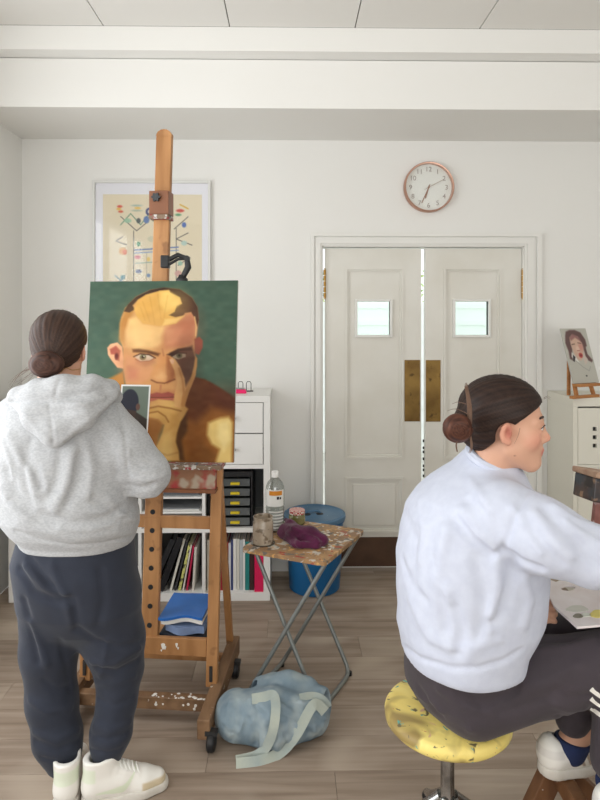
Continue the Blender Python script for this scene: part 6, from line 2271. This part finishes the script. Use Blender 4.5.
f.chain([A(592, 556, 1.52), W2R - (W2R - E2R) * 0.12], [0.072, 0.046], 0.02)
f.chain([S2L, E2L, W2L - (W2L - E2L) * 0.1], [0.085, 0.070, 0.044], 0.03)
F_ = []
for (pts, w, am, D) in (([(533, 484), (520, 505), (511, 530), (502, 550)], 0.007, -0.006, 1.52),
                        ([(502, 549), (513, 558), (524, 563), (540, 569)], 0.010, -0.016, 1.52), ([(514, 556), (510, 580), (505, 602), (494, 622)], 0.014, -0.010, 1.58),
                        ([(462, 510), (478, 530), (496, 546)], 0.014, 0.010, 1.53), ([(456, 520), (472, 540), (492, 556)], 0.012, -0.008, 1.53), ([(470, 500), (490, 516), (500, 530)], 0.012, -0.005, 1.52),
                        ([(446, 530), (440, 555), (438, 580), (450, 600)], 0.016, 0.010, 1.60), ([(436, 560), (442, 590), (446, 630)], 0.014, -0.007, 1.58),
                        ([(535, 515), (550, 536), (570, 556)], 0.013, 0.007, 1.46), ([(545, 510), (562, 528), (584, 546)], 0.012, -0.006, 1.45), ([(528, 530), (546, 548), (562, 562)], 0.012, -0.005, 1.46),
                        ([(555, 506), (575, 520), (598, 528)], 0.012, 0.006, 1.47), ([(524, 580), (530, 600), (524, 625)], 0.014, 0.007, 1.66), ([(500, 610), (486, 636), (470, 655)], 0.014, 0.005, 1.58),
                        ([(404, 510), (416, 540), (412, 580)], 0.016, -0.005, 1.74), ([(410, 600), (426, 632), (450, 648)], 0.014, 0.005, 1.64), ([(478, 560), (484, 600), (480, 640)], 0.016, -0.006, 1.56)):
    F_.append((pts, w, am))
F_.append(([(402, 645), (420, 658), (450, 668), (480, 668), (505, 660), (522, 650)], 0.006, -0.008))
F_ += [([(420, 500), (424, 530), (420, 560)], 0.014, 0.006), ([(452, 600), (462, 630), (458, 652)], 0.014, -0.007), ([(496, 560), (498, 590), (490, 615)], 0.012, 0.008), ([(402, 560), (410, 584), (424, 600)], 0.013, -0.007),
       ([(515, 510), (528, 532), (540, 552)], 0.012, 0.006), ([(576, 540), (588, 556), (600, 566)], 0.011, -0.007), ([(566, 522), (584, 536), (600, 544)], 0.010, 0.006), ([(470, 480), (484, 500), (490, 512)], 0.012, 0.005), ([(430, 640), (460, 650), (500, 640)], 0.010, 0.004)]
f.folds(F_, 1.3)
ncol = A(491, 456, 1.72)
f.cone(ncol - UP * 0.01, hd2.p(-0.028, 0, -0.045), 0.050, 0.060, 0.006, 's')
f.d += (0.0016 * np.sin(f.ax[0][:, None, None] * 33 + f.ax[2][None, None, :] * 27) * np.sin(f.ax[2][None, None, :] * 39 + f.ax[1][None, :, None] * 31)).astype(np.float32)
v, q = f.mesh(1)
sw = np_mesh('sweatshirt', v, q, mat('pale_blue_fleece', (202, 207, 222), 0.95, c2=(196, 201, 217), scale=40, bump=0.08, bscale=320, sheen=0.1), p2)
ring = []
axn = hd2.p(-0.032, 0, -0.06) - nb2; axn /= np.linalg.norm(axn)
u_ = np.cross(axn, r2); u_ /= np.linalg.norm(u_); w_ = np.cross(axn, u_)
cn = ncol - axn * 0.006
MB().tube([cn + (u_ * math.cos(t) * 0.060 + w_ * math.sin(t) * 0.058) - UP * 0.0 for t in np.linspace(0, 2 * math.pi, 33)], 0.013, 8, caps=False).build('collar', mat('pale_blue_fleece', (202, 207, 222)), sw, smooth=True)

# track pants
f = Field((A(385, 0, 1.75)[0], 1.40, 0.28), (A(735, 0, 1.75)[0], 2.12, 0.80), 0.0055)
hc = A(458, 690, 1.80)
hc[2] = 0.555
f.ell(hc, (0.145, 0.170, 0.120), np.stack([f2, -r2, UP], 1), 0.03)
f.loft([0.54, 0.60, 0.67], [hc[0], A(460, 0, 1.75)[0], A(460, 0, 1.75)[0]], [hc[1], hc[1] - 0.02, hc[1] - 0.04], [0.140, 0.142, 0.145], [0.165, 0.165, 0.165], YS2, 0.03, 2.2)
f.chain([A(474, 700, 1.71), A(548, 675, 1.67), K2R], [0.096, 0.090, 0.075], 0.03)
f.chain([A(474, 680, 1.86), A(560, 650, 1.86), K2L], [0.100, 0.092, 0.075], 0.03)
f.chain([K2R, A(626, 706, 1.61), A(615, 760, 1.60)], [0.078, 0.078, 0.060], 0.02)
f.chain([K2L, A(606, 676, 1.80), A(577, 704, 1.76)], [0.080, 0.074, 0.060], 0.02)
f.chain([A(577, 704, 1.76), A(572.5, 719, 1.755)], [0.058, 0.047], 0.012)
F_ = []
for (pts, w, am, D) in (([(462, 692), (480, 704), (502, 698), (516, 688)], 0.012, -0.010, 1.555), ([(440, 690), (462, 706), (490, 712)], 0.012, 0.005, 1.56), ([(420, 690), (436, 712), (462, 726)], 0.014, -0.005, 1.62),
                        ([(524, 645), (545, 640), (570, 640)], 0.012, -0.006, 1.60), ([(520, 690), (548, 682), (580, 664)], 0.013, 0.005, 1.53),
                        ([(556, 692), (570, 698), (590, 696)], 0.010, -0.008, 1.82), ([(554, 704), (570, 710), (590, 708)], 0.010, 0.006, 1.82)):
    F_.append((pts, w, am))
F_ += [([(558, 715), (572, 719), (588, 716)], 0.005, -0.005), ([(430, 700), (446, 718), (470, 730)], 0.010, 0.005), ([(540, 650), (566, 646), (590, 640)], 0.010, 0.005), ([(500, 712), (530, 704), (560, 690)], 0.010, -0.004)]
f.folds(F_, 1.2)
# flattened where the seat carries the hips
X, Y, Z = f.ax[0][:, None, None], f.ax[1][None, :, None], f.ax[2][None, None, :]
inner = np.sqrt((X - sc[0]) ** 2 + (Y - sc[1]) ** 2) < 0.225
f.d = np.where(inner, np.maximum(f.d, SZ + 0.0012 - Z), f.d).astype(np.float32)
v, q = f.mesh(1)
bvh_p = BVHTree.FromPolygons([tuple(p) for p in v], q.tolist())
tr = np_mesh('track_pants', v, q, mat('charcoal_jersey', (66, 58, 64), 0.85, c2=(60, 53, 58), scale=16, bump=0.08, bscale=300, sheen=0.1), p2)
# three white stripes on the near shin
for k in range(3):
    pts = []
    for i in range(14):
        t = i / 13
        base = A(591 + 0.0 * t, 0, 1)  # column only
        px = 591 + 26 * t
        py = 689 + k * 9.5 + 10 * math.sin(t * 1.6) + 4 * t
        h_ = hit(bvh_p, px, py, 0.0008)
        if h_ is not None and np.linalg.norm(h_ - CAM) < 2.16:
            pts.append(h_)
    if len(pts) > 3:
        sd = [UP for _ in pts]
        MB().strip(pts, sd, 0.012, 0.002).build('white_stripe', m_fleck, tr, smooth=True)
shoe(p2, h2L - d2L * 0.018, d2L, 0.26, False, 0, 'stripes')
shoe(p2, h2R - d2R * 0.018, d2R, 0.26, False, 0, 'stripes')

# palette resting on the lap
PZ = 0.786
pts = [WZ(x, y_, PZ) for x, y_ in ((545, 584), (551, 582), (556, 584), (561, 582), (567, 578), (600, 577), (650, 577), (700, 584), (712, 600), (700, 618), (650, 626), (600, 627), (577, 629), (565, 618), (554, 608), (547, 594))]
pal = thing('paint_palette', 'white paint palette with thumb hole on the seated painter’s lap'.replace('’s', ''), 'palette', np.mean(pts, 0))
hole = [WZ(568 + 7.5 * math.cos(t), 590 + 2.8 * math.sin(t), PZ) for t in np.linspace(0, 2 * math.pi, 18, endpoint=False)]
bm = bmesh.new()
vo = [bm.verts.new(p - OFF[pal.name]) for p in pts]
vh = [bm.verts.new(p - OFF[pal.name]) for p in hole]
eo = [bm.edges.new((vo[i], vo[(i + 1) % len(vo)])) for i in range(len(vo))]
eh = [bm.edges.new((vh[i], vh[(i + 1) % len(vh)])) for i in range(len(vh))]
bmesh.ops.triangle_fill(bm, use_beauty=True, use_dissolve=False, edges=eo + eh)
ex = bmesh.ops.extrude_face_region(bm, geom=list(bm.faces))
bmesh.ops.translate(bm, vec=(0, 0, 0.006), verts=[g_ for g_ in ex['geom'] if isinstance(g_, bmesh.types.BMVert)])
bmesh.ops.recalc_face_normals(bm, faces=bm.faces)
me = bpy.data.meshes.new('palette_board'); bm.to_mesh(me); bm.free()
pb = link('palette_board', me, mat('palette_white', (232, 226, 226), 0.35, c2=(224, 214, 212), scale=14), pal)
for (x, y_, a, b, c) in ((577, 609, 11, 3.4, (206, 206, 196)), (578, 616, 5, 2.2, (128, 124, 108)), (598, 614, 8, 4, (226, 212, 120)), (610, 604, 8, 3, (170, 90, 60)), (586, 615, 5, 2, (222, 226, 214)), (640, 610, 10, 4, (60, 70, 110)), (660, 598, 9, 3, (190, 150, 110))):
    blob = [WZ(x + a * math.cos(t) * (1 + 0.15 * math.sin(3 * t)), y_ + b * math.sin(t), PZ + 0.0062) for t in np.linspace(0, 2 * math.pi, 16, endpoint=False)]
    MB().prism(blob, (0, 0, 0.0012)).build('paint_dab', mat('dab_%d_%d_%d' % c, c, 0.35), pb)

# ------------------------------------------------------------------ wooden trestle under the feet
m_dwood = mat('dark_brown_wood', (122, 84, 54), 0.5, c2=(98, 64, 40), scale=4, stretch=(5, 5, 1), c3=[((206, 200, 190), 40, 0.72, 0.75)])
ax_ = A(560, 780, 1.78)
tx = float(ax_[0])
ts = thing('wooden_trestle', 'low brown wooden trestle under the white sneaker', 'trestle', (tx, 1.68, 0))
MB().box(tx - 0.018, tx + 0.018, 1.50, 1.82, 0.245, 0.3005).build('top_rail', m_dwood, ts, bevel=0.003)
for yy in (1.785, 1.53):
    MB().beam((tx - 0.01, yy, 0.285), (tx - 0.145, yy, 0.0), 0.055, 0.045, side=(1, 0, 0.4)).build('leg', m_dwood, ts, bevel=0.003)
    MB().beam((tx + 0.01, yy - 0.0, 0.285), (tx + 0.30, yy, 0.0), 0.055, 0.045, side=(1, 0, 0.6)).build('leg', m_dwood, ts, bevel=0.003)
    MB().box(tx - 0.10, tx + 0.14, yy + 0.024, yy + 0.040, 0.055, 0.085).build('tie_bar', m_dwood, ts)

# second easel, only its near edge reaches into the picture
e2 = A(640, 500, 1.95)
ez = thing('field_easel', 'paint-crusted wooden easel in front of the seated painter at right edge', 'easel', (e2[0] + 0.08, e2[1], 0))
c0 = A(577, 484, 1.92); dirx = np.array([0.97, 0.10, -0.16]); dirx /= np.linalg.norm(dirx)
dn = np.array([-0.28, -0.10, -0.95]); dn = dn - dirx * (dn @ dirx); dn /= np.linalg.norm(dn)
dd_ = np.cross(dirx, dn)
m_crust = mat('palette_crust', (84, 58, 44), 0.35, c2=(54, 60, 66), scale=16, c3=[((150, 120, 96), 30, 0.6, 0.68), ((40, 30, 28), 20, 0.55, 0.62)])
a0 = A(586, 475, 1.92)
hh_ = 0.072
MB().hexa([a0 + dd_ * -0.05, a0 + dirx * 0.48 + dd_ * -0.05, a0 + dirx * 0.48 + dd_ * 0.06, a0 + dd_ * 0.06,
           a0 + dn * hh_ + dd_ * -0.05, a0 + dirx * 0.48 + dn * hh_ + dd_ * -0.05, a0 + dirx * 0.48 + dn * hh_ + dd_ * 0.06, a0 + dn * hh_ + dd_ * 0.06]).build('ledge_box', m_crust, ez, bevel=0.004)
MB().hexa([a0 - dn * 0.018 + dd_ * -0.06 - dirx * 0.006, a0 - dn * 0.018 + dirx * 0.49 + dd_ * -0.06, a0 - dn * 0.018 + dirx * 0.49 + dd_ * 0.07, a0 - dn * 0.018 + dd_ * 0.07 - dirx * 0.006,
           a0 + dd_ * -0.06 - dirx * 0.006, a0 + dirx * 0.49 + dd_ * -0.06, a0 + dirx * 0.49 + dd_ * 0.07, a0 + dd_ * 0.07 - dirx * 0.006]).build('ledge_lid', mat('pale_crusted_wood', (176, 146, 122), 0.6, c2=(150, 116, 96), scale=24, bump=0.3, bscale=70), ez, bevel=0.004)
b0 = A(600, 500, 1.93)
MB().beam(b0 + UP * 0.02, b0 + np.array([-0.02, 0.0, -0.17]), 0.030, 0.022).build('bracket', mat('pink_stained_wood', (172, 120, 112), 0.6, c2=(140, 90, 80), scale=20, c3=[((206, 180, 176), 34, 0.6, 0.66)]), ez, bevel=0.003)
MB().beam((b0[0] + 0.14, b0[1] + 0.02, 0.0), (b0[0] + 0.14, b0[1] + 0.02, 1.62), 0.05, 0.03).build('mast', m_dwood, ez, bevel=0.003)
MB().beam(b0 + np.array([-0.025, 0.0, -0.16]), np.array([b0[0] + 0.14, b0[1] + 0.02, b0[2] - 0.30]), 0.03, 0.022).build('strut', m_dwood, ez, bevel=0.003)
MB().beam((b0[0] + 0.14, b0[1] + 0.02, 0.75), (b0[0] + 0.14, b0[1] + 0.42, 0.0), 0.04, 0.03).build('rear_leg', m_dwood, ez, bevel=0.003)
MB().box(b0[0] - 0.03, b0[0] + 0.40, b0[1] - 0.005, b0[1] + 0.045, 0.0, 0.04).build('base_bar', m_dwood, ez, bevel=0.003)
